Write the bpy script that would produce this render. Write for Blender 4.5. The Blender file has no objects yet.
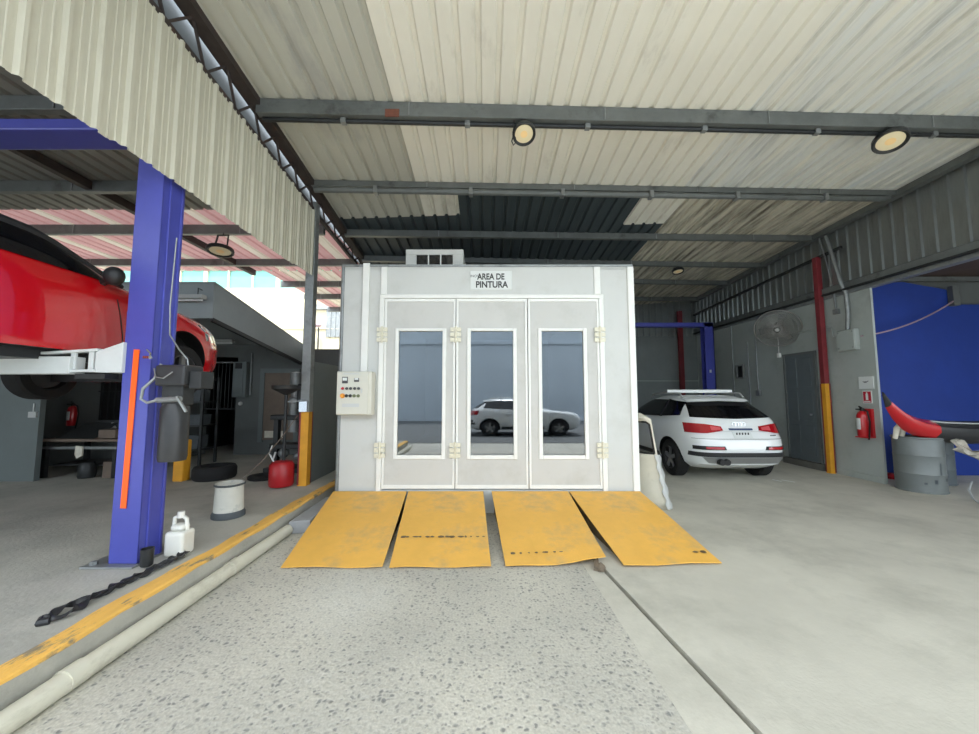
import bpy, bmesh, math, random
from mathutils import Vector, Matrix
random.seed(7)
SC = bpy.context.scene
COL = SC.collection
PI = math.pi
V = Vector

# ------------------------------------------------------------------ materials
def mat(name, color, rough=.6, metal=0., var=.0, vscale=3., col2=None, stain=None, sscale=1.2, sth=.55, swid=.15,
        bump=0., bscale=30., spec=.5, coat=0., emit=None, estr=0., stretch=(1, 1, 1), samt=1.):
    m = bpy.data.materials.new(name); m.use_nodes = True
    nt = m.node_tree; b = nt.nodes['Principled BSDF']; L = nt.links.new
    b.inputs['Roughness'].default_value = rough; b.inputs['Metallic'].default_value = metal
    b.inputs['Specular IOR Level'].default_value = spec; b.inputs['Coat Weight'].default_value = coat
    b.inputs['Coat Roughness'].default_value = .05
    tc = nt.nodes.new('ShaderNodeTexCoord'); mp = nt.nodes.new('ShaderNodeMapping'); mp.inputs['Scale'].default_value = stretch
    L(tc.outputs['Object'], mp.inputs['Vector'])
    c = tuple(color) + (1,)
    out = None
    if var or col2:
        n = nt.nodes.new('ShaderNodeTexNoise'); n.inputs['Scale'].default_value = vscale; n.inputs['Detail'].default_value = 6; n.inputs['Roughness'].default_value = .65
        L(mp.outputs[0], n.inputs['Vector'])
        r = nt.nodes.new('ShaderNodeValToRGB'); r.color_ramp.elements[0].position = .36; r.color_ramp.elements[1].position = .7
        c2 = tuple(col2) + (1,) if col2 else tuple(min(1, k * (1 + var)) for k in color) + (1,)
        c1 = c if col2 else tuple(k * (1 - var) for k in color) + (1,)
        r.color_ramp.elements[0].color = c1; r.color_ramp.elements[1].color = c2
        L(n.outputs['Fac'], r.inputs[0]); out = r.outputs[0]
    if stain:
        n2 = nt.nodes.new('ShaderNodeTexNoise'); n2.inputs['Scale'].default_value = sscale; n2.inputs['Detail'].default_value = 8; n2.inputs['Roughness'].default_value = .7
        L(mp.outputs[0], n2.inputs['Vector'])
        r2 = nt.nodes.new('ShaderNodeValToRGB'); r2.color_ramp.elements[0].position = sth; r2.color_ramp.elements[1].position = min(1, sth + swid)
        r2.color_ramp.elements[0].color = (0, 0, 0, 1); r2.color_ramp.elements[1].color = (samt, samt, samt, 1)
        L(n2.outputs['Fac'], r2.inputs[0])
        mx = nt.nodes.new('ShaderNodeMix'); mx.data_type = 'RGBA'
        L(r2.outputs[0], mx.inputs[0])
        if out: L(out, mx.inputs[6])
        else: mx.inputs[6].default_value = c
        mx.inputs[7].default_value = tuple(stain) + (1,); out = mx.outputs[2]
    if out: L(out, b.inputs['Base Color'])
    else: b.inputs['Base Color'].default_value = c
    if bump:
        n3 = nt.nodes.new('ShaderNodeTexNoise'); n3.inputs['Scale'].default_value = bscale; n3.inputs['Detail'].default_value = 5
        L(tc.outputs['Object'], n3.inputs['Vector'])
        bp = nt.nodes.new('ShaderNodeBump'); bp.inputs['Strength'].default_value = bump; bp.inputs['Distance'].default_value = .02
        L(n3.outputs['Fac'], bp.inputs['Height']); L(bp.outputs[0], b.inputs['Normal'])
    if emit:
        b.inputs['Emission Color'].default_value = tuple(emit) + (1,); b.inputs['Emission Strength'].default_value = estr
    m.diffuse_color = c
    return m

def s(r, g, b):                                   # sRGB 0-255 -> linear
    f = lambda k: (k / 255 / 12.92 if k <= 10 else ((k / 255 + .055) / 1.055) ** 2.4)
    return (f(r), f(g), f(b))

M = {}
M['roof_cream'] = mat('roof_cream', s(232, 230, 219), .55, var=.04, vscale=1.5, stain=s(176, 172, 160), sscale=1.1, sth=.55, stretch=(1.5, .5, 1), samt=.6)
M['roof_grey'] = mat('roof_grey', s(190, 190, 180), .55, var=.05, vscale=1.4, stain=s(150, 150, 150), sscale=.8, sth=.55, stretch=(1.5, .5, 1), samt=.7)
M['roof_bluish'] = mat('roof_bluish', s(229, 227, 216), .5, col2=s(216, 221, 222), vscale=.9, stain=s(150, 152, 154), sscale=1.6, sth=.5, swid=.25, stretch=(6, .5, 1), samt=.6)
M['roof_dark'] = mat('roof_dark', s(62, 72, 76), .6, var=.15, vscale=2, stretch=(3, .6, 1))
M['roof_stained'] = mat('roof_stained', s(202, 197, 180), .6, var=.1, vscale=2, stain=s(104, 100, 90), sscale=1.5, sth=.45, swid=.2, stretch=(5, .5, 1), samt=.85)
M['roof_left'] = mat('roof_left', s(128, 128, 122), .6, var=.1, vscale=1.5, stretch=(2, .5, 1))
M['fascia'] = mat('fascia', s(196, 193, 176), .55, var=.08, vscale=3, stain=s(130, 126, 110), sscale=3.0, sth=.52, swid=.25, stretch=(1, 3, .35), samt=.6)
M['wall_sheet'] = mat('wall_sheet', s(156, 160, 158), .3, metal=.7, var=.12, vscale=2, stain=s(96, 98, 96), sscale=2, sth=.5, swid=.25, stretch=(1, 3, .5), samt=.6)
M['galv'] = mat('galv', s(146, 150, 150), .45, metal=.5, var=.14, vscale=8, stain=s(96, 98, 98), sscale=5, sth=.55, samt=.6)
M['beam'] = mat('beam', s(112, 116, 115), .5, metal=.3, var=.14, vscale=4, stain=s(70, 70, 68), sscale=3, sth=.55, samt=.7)
M['truss'] = mat('truss', s(58, 50, 47), .7, var=.2, vscale=10, stain=s(92, 56, 44), sscale=6, sth=.55, samt=.6)
M['rust'] = mat('rust', s(120, 72, 56), .8, var=.2, vscale=20)
M['booth'] = mat('booth', s(204, 206, 203), .45, var=.025, vscale=1.2, stain=s(190, 191, 186), sscale=1.5, sth=.5, swid=.2, samt=.8)
M['booth_door'] = mat('booth_door', s(200, 200, 196), .5, var=.025, vscale=1.4, stain=s(184, 184, 178), sscale=1.6, sth=.5, swid=.2, samt=.8)
M['white_trim'] = mat('white_trim', s(235, 236, 232), .4, var=.03, vscale=5)
M['zinc'] = mat('zinc', s(226, 222, 202), .45, metal=.1, var=.12, vscale=40)
M['ramp'] = None
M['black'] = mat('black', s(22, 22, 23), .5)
M['rubber'] = mat('rubber', s(26, 26, 27), .8, var=.2, vscale=20)
M['plastic_black'] = mat('plastic_black', s(44, 45, 47), .42, var=.15, vscale=9)
M['dark_metal'] = mat('dark_metal', s(52, 54, 55), .45, metal=.4, var=.15, vscale=8)
M['chrome'] = mat('chrome', s(210, 212, 215), .15, metal=1.)
M['alloy'] = mat('alloy', s(170, 172, 174), .3, metal=.8)
M['blue_paint'] = mat('blue_paint', s(70, 76, 164), .38, var=.06, vscale=4, stain=s(90, 96, 172), sscale=5, sth=.6, samt=.5)
M['orange'] = mat('orange', s(255, 98, 12), .5)
M['car_white'] = mat('car_white', s(240, 243, 243), .25, coat=.8)
M['car_red'] = mat('car_red', s(196, 12, 22), .25, coat=1., var=.03, vscale=2)
M['glass_dark'] = mat('glass_dark', s(14, 15, 20), .05, spec=.6)
M['light_red'] = mat('light_red', s(170, 16, 28), .15, coat=.6)
M['light_pink'] = mat('light_pink', s(215, 90, 96), .15, coat=.6)
M['silver'] = mat('silver', s(205, 207, 205), .35, metal=.3)
M['plate_white'] = mat('plate_white', s(222, 226, 224), .5)
M['ink'] = mat('ink', s(58, 60, 60), .6)
M['plate_blue'] = mat('plate_blue', s(56, 74, 110), .5)
M['grey_wall'] = mat('grey_wall', s(170, 177, 173), .65, var=.05, vscale=1.2, stain=s(150, 155, 151), sscale=1.8, sth=.52, samt=.6)
M['back_wall'] = mat('back_wall', s(132, 138, 137), .7, var=.08, vscale=1.2, stain=s(186, 189, 186), sscale=1.6, sth=.66, swid=.04, samt=.8)
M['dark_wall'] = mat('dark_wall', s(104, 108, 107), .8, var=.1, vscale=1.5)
M['door_grey'] = mat('door_grey', s(98, 106, 110), .55, var=.08, vscale=3)
M['partition'] = mat('partition', s(112, 120, 120), .55, var=.06, vscale=2)
M['blue_wall'] = mat('blue_wall', s(26, 60, 152), .55, var=.1, vscale=1.6)
M['brown_ceiling'] = mat('brown_ceiling', s(92, 76, 68), .8, var=.15, vscale=2)
M['concrete'] = mat('concrete', s(178, 176, 166), .85, var=.1, vscale=1.6, stain=s(128, 128, 121), sscale=.9, sth=.5, swid=.25, bump=.25, bscale=40, samt=.7)
M['concrete_dark'] = mat('concrete_dark', s(110, 108, 101), .9, var=.12, vscale=3, bump=.4, bscale=25)
M['concrete_smooth'] = mat('concrete_smooth', s(198, 195, 182), .75, var=.08, vscale=1.3, stain=s(166, 164, 152), sscale=1.1, sth=.48, swid=.2, bump=.12, bscale=50, samt=.7)
M['dark_yard'] = mat('dark_yard', s(104, 106, 106), .9, var=.1, vscale=3)
M['block'] = mat('block', s(158, 160, 162), .85, var=.08, vscale=6, bump=.2)
M['pvc'] = mat('pvc', s(206, 203, 186), .5, var=.06, vscale=5, stain=s(150, 146, 130), sscale=5, sth=.55, samt=.6, stretch=(1, .4, 1))
M['red_paint'] = mat('red_paint', s(128, 44, 50), .5, var=.12, vscale=6)
M['yellow_post'] = mat('yellow_post', s(222, 158, 40), .55, var=.08, vscale=6, stain=s(150, 110, 50), sscale=8, sth=.62, samt=.7)
M['red_ext'] = mat('red_ext', s(190, 26, 34), .3, coat=.4)
M['red_tank'] = mat('red_tank', s(168, 26, 34), .4, var=.08, vscale=8)
M['drum'] = mat('drum', s(122, 128, 128), .5, metal=.2, var=.06, vscale=4, stain=s(78, 84, 84), sscale=4, sth=.62, samt=.7)
M['drum_dark'] = mat('drum_dark', s(96, 104, 108), .5, var=.08, vscale=4)
M['cloth'] = mat('cloth', s(222, 216, 200), .85, var=.1, vscale=20)
M['bucket'] = mat('bucket', s(204, 203, 194), .5, var=.05, vscale=6, stain=s(140, 146, 146), sscale=7, sth=.55, samt=.8)
M['bucket_dark'] = mat('bucket_dark', s(74, 80, 84), .6, var=.2, vscale=8)
M['jug'] = mat('jug', s(222, 222, 214), .45, var=.04, vscale=6)
M['cream_car'] = mat('cream_car', s(216, 210, 192), .45, var=.06, vscale=4, stain=s(150, 140, 122), sscale=2.2, sth=.55, samt=.7)
M['ctrl'] = mat('ctrl', s(214, 213, 201), .45, var=.02, vscale=4)
M['lens'] = mat('lens', s(226, 214, 180), .3, emit=s(255, 226, 170), estr=.03)
M['led'] = mat('led', s(236, 206, 150), .3, emit=s(255, 196, 110), estr=.05)
M['tube_white'] = mat('tube_white', s(180, 184, 182), .5)
M['lift_white'] = mat('lift_white', s(206, 212, 212), .4, var=.04, vscale=6)
M['wood'] = mat('wood', s(120, 108, 92), .85, var=.2, vscale=12, stretch=(1, 6, 1))
M['outside_wall'] = mat('outside_wall', s(206, 196, 166), .8, var=.02, vscale=1)
M['teal'] = mat('teal', s(112, 172, 160), .3, var=.06, vscale=2)
M['opposite'] = mat('opposite', s(196, 206, 213), .8, var=.06, vscale=.6)
M['brown_wood'] = mat('brown_wood', s(118, 104, 92), .7, var=.1, vscale=5)
M['canopy'] = mat('canopy', s(150, 158, 160), .6, var=.08, vscale=1.2)
M['wire_pink'] = mat('wire_pink', s(176, 150, 160), .5)
M['fan_grey'] = mat('fan_grey', s(150, 148, 144), .5, metal=.3)
M['sign_red'] = mat('sign_red', s(186, 24, 52), .5)
M['button_red'] = mat('button_red', s(196, 50, 60), .4)
M['button_orange'] = mat('button_orange', s(240, 160, 60), .4)
M['button_green'] = mat('button_green', s(120, 130, 96), .4)
M['rim_edge'] = mat('rim_edge', s(90, 90, 92), .4, metal=.5)
M['clear'] = mat('clear', s(210, 204, 192), .2, coat=.5, var=.2, vscale=14)

def worn(name, paint, under, scale, th, wid, speck=None):
    m = mat(name, paint, .6, var=.07, vscale=2.2, stain=under, sscale=scale, sth=th, swid=wid, bump=.12, bscale=60)
    return m
M['ramp'] = worn('ramp', s(236, 182, 84), s(186, 158, 112), 2.6, .5, .3)
M['ramp_edge'] = mat('ramp_edge', s(112, 96, 72), .7, var=.25, vscale=10)
M['stripe'] = mat('stripe', s(238, 186, 92), .7, var=.08, vscale=4, stain=s(140, 128, 104), sscale=4.5, sth=.55, swid=.08, stretch=(2.5, .7, 1), bump=.3, bscale=40)

def aggregate():
    m = bpy.data.materials.new('aggregate'); m.use_nodes = True
    nt = m.node_tree; b = nt.nodes['Principled BSDF']; L = nt.links.new
    tc = nt.nodes.new('ShaderNodeTexCoord')
    vo = nt.nodes.new('ShaderNodeTexVoronoi'); vo.inputs['Scale'].default_value = 37; 
    wn = nt.nodes.new('ShaderNodeTexNoise'); wn.inputs['Scale'].default_value = 16; wn.inputs['Detail'].default_value = 3; L(tc.outputs['Object'], wn.inputs['Vector'])
    wm = nt.nodes.new('ShaderNodeVectorMath'); wm.operation = 'MULTIPLY_ADD'; L(wn.outputs['Color'], wm.inputs[0]); wm.inputs[1].default_value = (.05, .05, .05); L(tc.outputs['Object'], wm.inputs[2])
    L(wm.outputs[0], vo.inputs['Vector'])
    big = nt.nodes.new('ShaderNodeTexNoise'); big.inputs['Scale'].default_value = .9; big.inputs['Detail'].default_value = 6; L(tc.outputs['Object'], big.inputs['Vector'])
    base = nt.nodes.new('ShaderNodeValToRGB'); e = base.color_ramp.elements
    e[0].position = .32; e[0].color = s(180, 178, 168) + (1,); e[1].position = .7; e[1].color = s(208, 204, 190) + (1,)
    L(big.outputs['Fac'], base.inputs[0])
    # stones: small voronoi cells, only some of them dark
    st = nt.nodes.new('ShaderNodeValToRGB'); st.color_ramp.elements[0].position = .3; st.color_ramp.elements[0].color = (1, 1, 1, 1)
    st.color_ramp.elements[1].position = .62; st.color_ramp.elements[1].color = (0, 0, 0, 1); sep = nt.nodes.new('ShaderNodeSeparateColor'); L(vo.outputs['Color'], sep.inputs[0])
    un = nt.nodes.new('ShaderNodeMath'); un.operation = 'MULTIPLY_ADD'; L(sep.outputs[1], un.inputs[0]); un.inputs[1].default_value = .34; L(vo.outputs['Distance'], un.inputs[2]); L(un.outputs[0], st.inputs[0])
    pick = nt.nodes.new('ShaderNodeMath'); pick.operation = 'MULTIPLY'; L(st.outputs[0], pick.inputs[0])
    fr = nt.nodes.new('ShaderNodeMapRange'); fr.inputs[1].default_value = .0; fr.inputs[2].default_value = .8; fr.inputs[3].default_value = .05; fr.inputs[4].default_value = .85
    L(sep.outputs[0], fr.inputs[0]); L(fr.outputs[0], pick.inputs[1])
    mx = nt.nodes.new('ShaderNodeMix'); mx.data_type = 'RGBA'; L(pick.outputs[0], mx.inputs[0]); L(base.outputs[0], mx.inputs[6]); mx.inputs[7].default_value = s(122, 123, 121) + (1,)
    # chalky smears
    n2 = nt.nodes.new('ShaderNodeTexNoise'); n2.inputs['Scale'].default_value = 1.7; n2.inputs['Detail'].default_value = 9; n2.inputs['Roughness'].default_value = .75; L(tc.outputs['Object'], n2.inputs['Vector'])
    r2 = nt.nodes.new('ShaderNodeValToRGB'); r2.color_ramp.elements[0].position = .6; r2.color_ramp.elements[0].color = (0, 0, 0, 1); r2.color_ramp.elements[1].position = .72; r2.color_ramp.elements[1].color = (.55, .55, .55, 1)
    L(n2.outputs['Fac'], r2.inputs[0])
    mx2 = nt.nodes.new('ShaderNodeMix'); mx2.data_type = 'RGBA'; 
    vd = nt.nodes.new('ShaderNodeVectorMath'); vd.operation = 'DISTANCE'; L(tc.outputs['Object'], vd.inputs[0]); vd.inputs[1].default_value = (-1.05, 2.95, 0)
    vr = nt.nodes.new('ShaderNodeMapRange'); L(vd.outputs['Value'], vr.inputs[0]); vr.inputs[1].default_value = .1; vr.inputs[2].default_value = .55; vr.inputs[3].default_value = 1.; vr.inputs[4].default_value = 0.
    n4 = nt.nodes.new('ShaderNodeTexNoise'); n4.inputs['Scale'].default_value = 9; n4.inputs['Detail'].default_value = 6; L(tc.outputs['Object'], n4.inputs['Vector'])
    vm = nt.nodes.new('ShaderNodeMath'); vm.operation = 'MULTIPLY'; L(vr.outputs[0], vm.inputs[0]); L(n4.outputs['Fac'], vm.inputs[1])
    vx = nt.nodes.new('ShaderNodeMath'); vx.operation = 'MAXIMUM'; L(vm.outputs[0], vx.inputs[0]); L(r2.outputs[0], vx.inputs[1])
    L(vx.outputs[0], mx2.inputs[0]); L(mx.outputs[2], mx2.inputs[6]); mx2.inputs[7].default_value = s(214, 213, 204) + (1,)
    gn = nt.nodes.new('ShaderNodeTexNoise'); gn.inputs['Scale'].default_value = 70; gn.inputs['Detail'].default_value = 4; L(tc.outputs['Object'], gn.inputs['Vector'])
    gr = nt.nodes.new('ShaderNodeMapRange'); L(gn.outputs['Fac'], gr.inputs[0]); gr.inputs[1].default_value = .35; gr.inputs[2].default_value = .65; gr.inputs[3].default_value = .84; gr.inputs[4].default_value = 1.06
    gm = nt.nodes.new('ShaderNodeVectorMath'); gm.operation = 'SCALE'; L(mx2.outputs[2], gm.inputs[0]); L(gr.outputs[0], gm.inputs['Scale'])
    L(gm.outputs[0], b.inputs['Base Color']); b.inputs['Roughness'].default_value = .8
    bp = nt.nodes.new('ShaderNodeBump'); bp.inputs['Strength'].default_value = .35; bp.inputs['Distance'].default_value = .01
    L(vo.outputs['Distance'], bp.inputs['Height']); L(bp.outputs[0], b.inputs['Normal'])
    return m
M['aggregate'] = aggregate()

def translucent(name, color, trans):
    m = bpy.data.materials.new(name); m.use_nodes = True
    nt = m.node_tree; nt.nodes.clear(); L = nt.links.new
    o = nt.nodes.new('ShaderNodeOutputMaterial'); d = nt.nodes.new('ShaderNodeBsdfDiffuse'); t = nt.nodes.new('ShaderNodeBsdfTranslucent'); x = nt.nodes.new('ShaderNodeMixShader')
    d.inputs[0].default_value = tuple(color) + (1,); t.inputs[0].default_value = tuple(color) + (1,); x.inputs[0].default_value = trans
    L(d.outputs[0], x.inputs[1]); L(t.outputs[0], x.inputs[2]); L(x.outputs[0], o.inputs[0])
    return m
M['pink_sheet'] = translucent('pink_sheet', s(196, 156, 153), .11)
M['pale_sheet'] = translucent('pale_sheet', s(206, 196, 180), .11)

def window_glass():
    m = bpy.data.materials.new('tinted_glass'); m.use_nodes = True
    nt = m.node_tree; nt.nodes.clear(); L = nt.links.new
    o = nt.nodes.new('ShaderNodeOutputMaterial'); g = nt.nodes.new('ShaderNodeBsdfGlossy'); t = nt.nodes.new('ShaderNodeBsdfTransparent'); x = nt.nodes.new('ShaderNodeMixShader')
    g.inputs['Color'].default_value = (.92, .96, 1, 1); g.inputs['Roughness'].default_value = .015
    t.inputs[0].default_value = (.4, .46, .5, 1); x.inputs[0].default_value = .16
    L(t.outputs[0], x.inputs[1]); L(g.outputs[0], x.inputs[2]); L(x.outputs[0], o.inputs[0])
    return m
M['tinted_glass'] = window_glass()

# ------------------------------------------------------------------ mesh builder
class MB:
    def __init__(s_): s_.bm = bmesh.new(); s_.mi = 0
    def face(s_, vs, mi=None):
        try:
            f = s_.bm.faces.new(vs); f.material_index = s_.mi if mi is None else mi; return f
        except ValueError: return None
    def box(s_, c, d, rot=None):
        R = rot if rot is not None else Matrix.Identity(3)
        vs = []
        for z in (-.5, .5):
            for y in (-.5, .5):
                for x in (-.5, .5):
                    vs.append(s_.bm.verts.new(V(c) + R @ V((x * d[0], y * d[1], z * d[2]))))
        for a in ((0, 2, 3, 1), (4, 5, 7, 6), (0, 1, 5, 4), (2, 6, 7, 3), (0, 4, 6, 2), (1, 3, 7, 5)): s_.face([vs[i] for i in a])
        return s_
    def b2(s_, a, b):                              # box from two corners
        a, b = V(a), V(b); return s_.box((a + b) / 2, [abs(k) for k in (b - a)])
    def bar(s_, p, q, w, h=None, up=(0, 0, 1)):    # rectangular bar between two points
        p, q = V(p), V(q); h = h or w; z = (q - p).normalized(); u = V(up)
        if abs(z.dot(u)) > .98: u = V((0, 1, 0))
        x = z.cross(u).normalized(); y = x.cross(z).normalized()
        R = Matrix((x, y, z)).transposed()
        return s_.box((p + q) / 2, (w, h, (q - p).length), R)
    def tube(s_, pts, r, n=10, caps=True):
        pts = [V(p) for p in pts]; rs = r if isinstance(r, (list, tuple)) else [r] * len(pts)
        rings = []; prev = None
        for i, p in enumerate(pts):
            t = (pts[min(i + 1, len(pts) - 1)] - pts[max(i - 1, 0)]).normalized()
            if prev is None:
                u = V((0, 0, 1)) if abs(t.z) < .9 else V((1, 0, 0)); x = t.cross(u).normalized()
            else:
                x = (prev - t * prev.dot(t)).normalized()
            prev = x; y = t.cross(x)
            rings.append([s_.bm.verts.new(p + (x * math.cos(2 * PI * k / n) + y * math.sin(2 * PI * k / n)) * rs[i]) for k in range(n)])
        for a, b in zip(rings, rings[1:]):
            for k in range(n): s_.face([a[k], a[(k + 1) % n], b[(k + 1) % n], b[k]])
        if caps: s_.face(rings[0][::-1]); s_.face(rings[-1])
        return s_
    def lathe(s_, prof, c=(0, 0, 0), axis=(0, 0, 1), n=24, closed=False):   # prof: (radius, height)
        ax = V(axis).normalized(); u = V((1, 0, 0)) if abs(ax.x) < .9 else V((0, 1, 0)); x = (u - ax * u.dot(ax)).normalized(); y = ax.cross(x); c = V(c)
        rings = []
        for r, h in prof:
            if r < 1e-6: rings.append([s_.bm.verts.new(c + ax * h)])
            else: rings.append([s_.bm.verts.new(c + ax * h + (x * math.cos(2 * PI * k / n) + y * math.sin(2 * PI * k / n)) * r) for k in range(n)])
        pr = list(zip(rings, rings[1:])) + ([(rings[-1], rings[0])] if closed else [])
        for a, b in pr:
            for k in range(n):
                k2 = (k + 1) % n
                if len(a) == 1 and len(b) == 1: continue
                if len(a) == 1: s_.face([a[0], b[k2], b[k]])
                elif len(b) == 1: s_.face([a[k], a[k2], b[0]])
                else: s_.face([a[k], a[k2], b[k2], b[k]])
        return s_
    def torus(s_, c, R, r, axis=(0, 0, 1), n=32, m=8):
        return s_.lathe([(R + r * math.cos(2 * PI * k / m), r * math.sin(2 * PI * k / m)) for k in range(m)], c, axis, n, closed=True)
    def prism(s_, poly, ext):                      # polygon of 3-D points extruded by a vector
        a = [s_.bm.verts.new(V(p)) for p in poly]; b = [s_.bm.verts.new(V(p) + V(ext)) for p in poly]
        s_.face(a[::-1]); s_.face(b)
        for i in range(len(a)): s_.face([a[i], a[(i + 1) % len(a)], b[(i + 1) % len(a)], b[i]])
        return s_
    def sphere(s_, c, r, n=14, sc=(1, 1, 1)):
        m = n // 2; prof = []
        rings = []
        for i in range(m + 1):
            th = PI * i / m
            if i in (0, m): rings.append([s_.bm.verts.new(V(c) + V((0, 0, r * sc[2] * math.cos(th))))])
            else: rings.append([s_.bm.verts.new(V(c) + V((r * sc[0] * math.sin(th) * math.cos(2 * PI * k / n), r * sc[1] * math.sin(th) * math.sin(2 * PI * k / n), r * sc[2] * math.cos(th)))) for k in range(n)])
        for a, b in zip(rings, rings[1:]):
            for k in range(n):
                k2 = (k + 1) % n
                if len(a) == 1: s_.face([a[0], b[k], b[k2]])
                elif len(b) == 1: s_.face([a[k], b[0], a[k2]])
                else: s_.face([a[k], b[k], b[k2], a[k2]])
        return s_
    def grid(s_, rows, mi=None):                   # rows of points -> quads
        vs = [[s_.bm.verts.new(V(p)) for p in r] for r in rows]
        for i in range(len(vs) - 1):
            for j in range(len(vs[0]) - 1):
                k = mi(i, j) if callable(mi) else mi
                s_.face([vs[i][j], vs[i][j + 1], vs[i + 1][j + 1], vs[i + 1][j]], k)
        return s_
    def shell(s_, rows, off):                      # rows of points thickened by moving copies along OFF(i,j)
        n, m = len(rows), len(rows[0])
        a = [[s_.bm.verts.new(V(p)) for p in r] for r in rows]
        b = [[s_.bm.verts.new(V(rows[i][j]) + V(off(i, j) if callable(off) else off)) for j in range(m)] for i in range(n)]
        for i in range(n - 1):
            for j in range(m - 1):
                s_.face([a[i][j], a[i][j + 1], a[i + 1][j + 1], a[i + 1][j]]); s_.face([b[i][j], b[i + 1][j], b[i + 1][j + 1], b[i][j + 1]])
        for i in range(n - 1):
            s_.face([a[i][0], a[i + 1][0], b[i + 1][0], b[i][0]]); s_.face([a[i][-1], b[i][-1], b[i + 1][-1], a[i + 1][-1]])
        for j in range(m - 1):
            s_.face([a[0][j], b[0][j], b[0][j + 1], a[0][j + 1]]); s_.face([a[-1][j], a[-1][j + 1], b[-1][j + 1], b[-1][j]])
        return s_
    def build(s_, name, material, parent=None, origin=None, bevel=0., smooth=False, seg=2, normals=True):
        if normals: bmesh.ops.recalc_face_normals(s_.bm, faces=s_.bm.faces)
        o = V((0, 0, 0))
        if parent is not None: o = root_loc(parent)
        elif origin is not None: o = V(origin)
        if o.length: bmesh.ops.translate(s_.bm, verts=s_.bm.verts, vec=-o)
        me = bpy.data.meshes.new(name); s_.bm.to_mesh(me); s_.bm.free()
        mats = material if isinstance(material, (list, tuple)) else [material]
        for m in mats: me.materials.append(M[m] if isinstance(m, str) else m)
        if smooth:
            for p in me.polygons: p.use_smooth = True
            try: me.set_sharp_from_angle(angle=math.radians(smooth if smooth > 1 else 40))
            except Exception: pass
        ob = bpy.data.objects.new(name, me); COL.objects.link(ob)
        if parent is not None: ob.parent = parent
        elif origin is not None: ob.location = o
        if bevel:
            md = ob.modifiers.new('bevel', 'BEVEL'); md.width = bevel; md.segments = seg; md.limit_method = 'ANGLE'; md.angle_limit = math.radians(40)
        return ob

def root_loc(o):
    l = V((0, 0, 0))
    while o is not None: l = l + o.location; o = o.parent
    return l
def tag(o, label, cat, group=None, kind=None):
    o['label'] = label; o['category'] = cat
    if group: o['group'] = group
    if kind: o['kind'] = kind
    return o
def thing(name, loc, label, cat, group=None):
    o = bpy.data.objects.new(name, None); COL.objects.link(o); o.location = loc; o.empty_display_size = .1
    return tag(o, label, cat, group)
def struct(o, label=None, cat=None):
    o['kind'] = 'structure'
    if label: o['label'] = label
    if cat: o['category'] = cat
    return o
def text(body, size, loc, normal, material, parent, name='lettering', ex=.002, up=(0, 0, 1), align='CENTER', bold=0., squeeze=1.):
    cu = bpy.data.curves.new(name, 'FONT'); cu.body = body; cu.size = size; cu.extrude = ex; cu.align_x = align; cu.align_y = 'CENTER'; cu.offset = bold
    tmp = bpy.data.objects.new('tmp', cu); COL.objects.link(tmp)
    dg = bpy.context.evaluated_depsgraph_get(); me = bpy.data.meshes.new_from_object(tmp.evaluated_get(dg))
    bpy.data.objects.remove(tmp)
    n = V(normal).normalized(); u = V(up); x = u.cross(n).normalized(); y = n.cross(x)
    R = Matrix((x, y, n)).transposed(); o0 = root_loc(parent) if parent else V((0, 0, 0))
    for v in me.vertices: v.co = R @ V((v.co.x * squeeze, v.co.y, v.co.z)) + V(loc) - o0
    me.materials.clear(); me.materials.append(M[material])
    ob = bpy.data.objects.new(name, me); COL.objects.link(ob); ob.parent = parent
    return ob
def lerp(a, b, t): return a + (b - a) * t

# ------------------------------------------------------------------ floor
YB = -.7
mb = MB(); mb.b2((-2.26, -20, -.12), (.95, 6.2, 0))
# right edge of the pebbled slab follows the cast strip
bm = mb.bm
for v in bm.verts:
    if v.co.x > 0: v.co.x = .95 - .034 * (v.co.y - 1.82)
struct(mb.build('floor', 'aggregate'), 'pebbled concrete yard slab in front of the booth', 'floor')
mb = MB(); P = [(.955, 1.82), (.95 - .034 * 4.38, 6.2), (1.24 - .127 * 4.38, 6.2), (1.24 - .127 * -21.82, -20), (.95 - .034 * -21.82, -20)]
x0 = lambda y: .952 - .034 * (y - 1.82); x1 = lambda y: 1.235 - .127 * (y - 1.82); x2 = lambda y: 1.272 - .127 * (y - 1.82)
mb.prism([(x0(-20), -20, -.12), (x1(-20), -20, -.12), (x1(4.7), 4.7, -.12), (x0(4.7), 4.7, -.12)], (0, 0, .118))
struct(mb.build('floor_strip', 'concrete_smooth'), 'smooth cast strip along the floor groove', 'floor')
mb = MB(); mb.prism([(x2(-20), -20, -.12), (14, -20, -.12), (14, 14, -.12), (.9, 14, -.12), (.9, 6.2, -.12), (x2(4.7), 4.7, -.12)], (0, 0, .12))
struct(mb.build('floor_right', 'concrete_smooth'), 'smooth worn concrete floor right of the groove', 'floor')
mb = MB(); mb.b2((-2.26, 6.2, -.12), (.9, 14, 0)); struct(mb.build('floor_back', 'concrete'))
mb = MB(); mb.b2((-14, -12, .002), (14, -2, .012)); struct(mb.build('floor_dark_yard', 'dark_yard'))  # unseen dark slab added to dim the ground mirrored in the booth glass
mb = MB(); mb.b2((-14, -20, -.2), (-2.26, -.9, 0)); struct(mb.build('floor_yard', 'concrete'))
mb = MB(); mb.b2((-3, -20, -.2), (14, 8, -.121)); struct(mb.build('floor_base', 'concrete_dark'))
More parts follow.
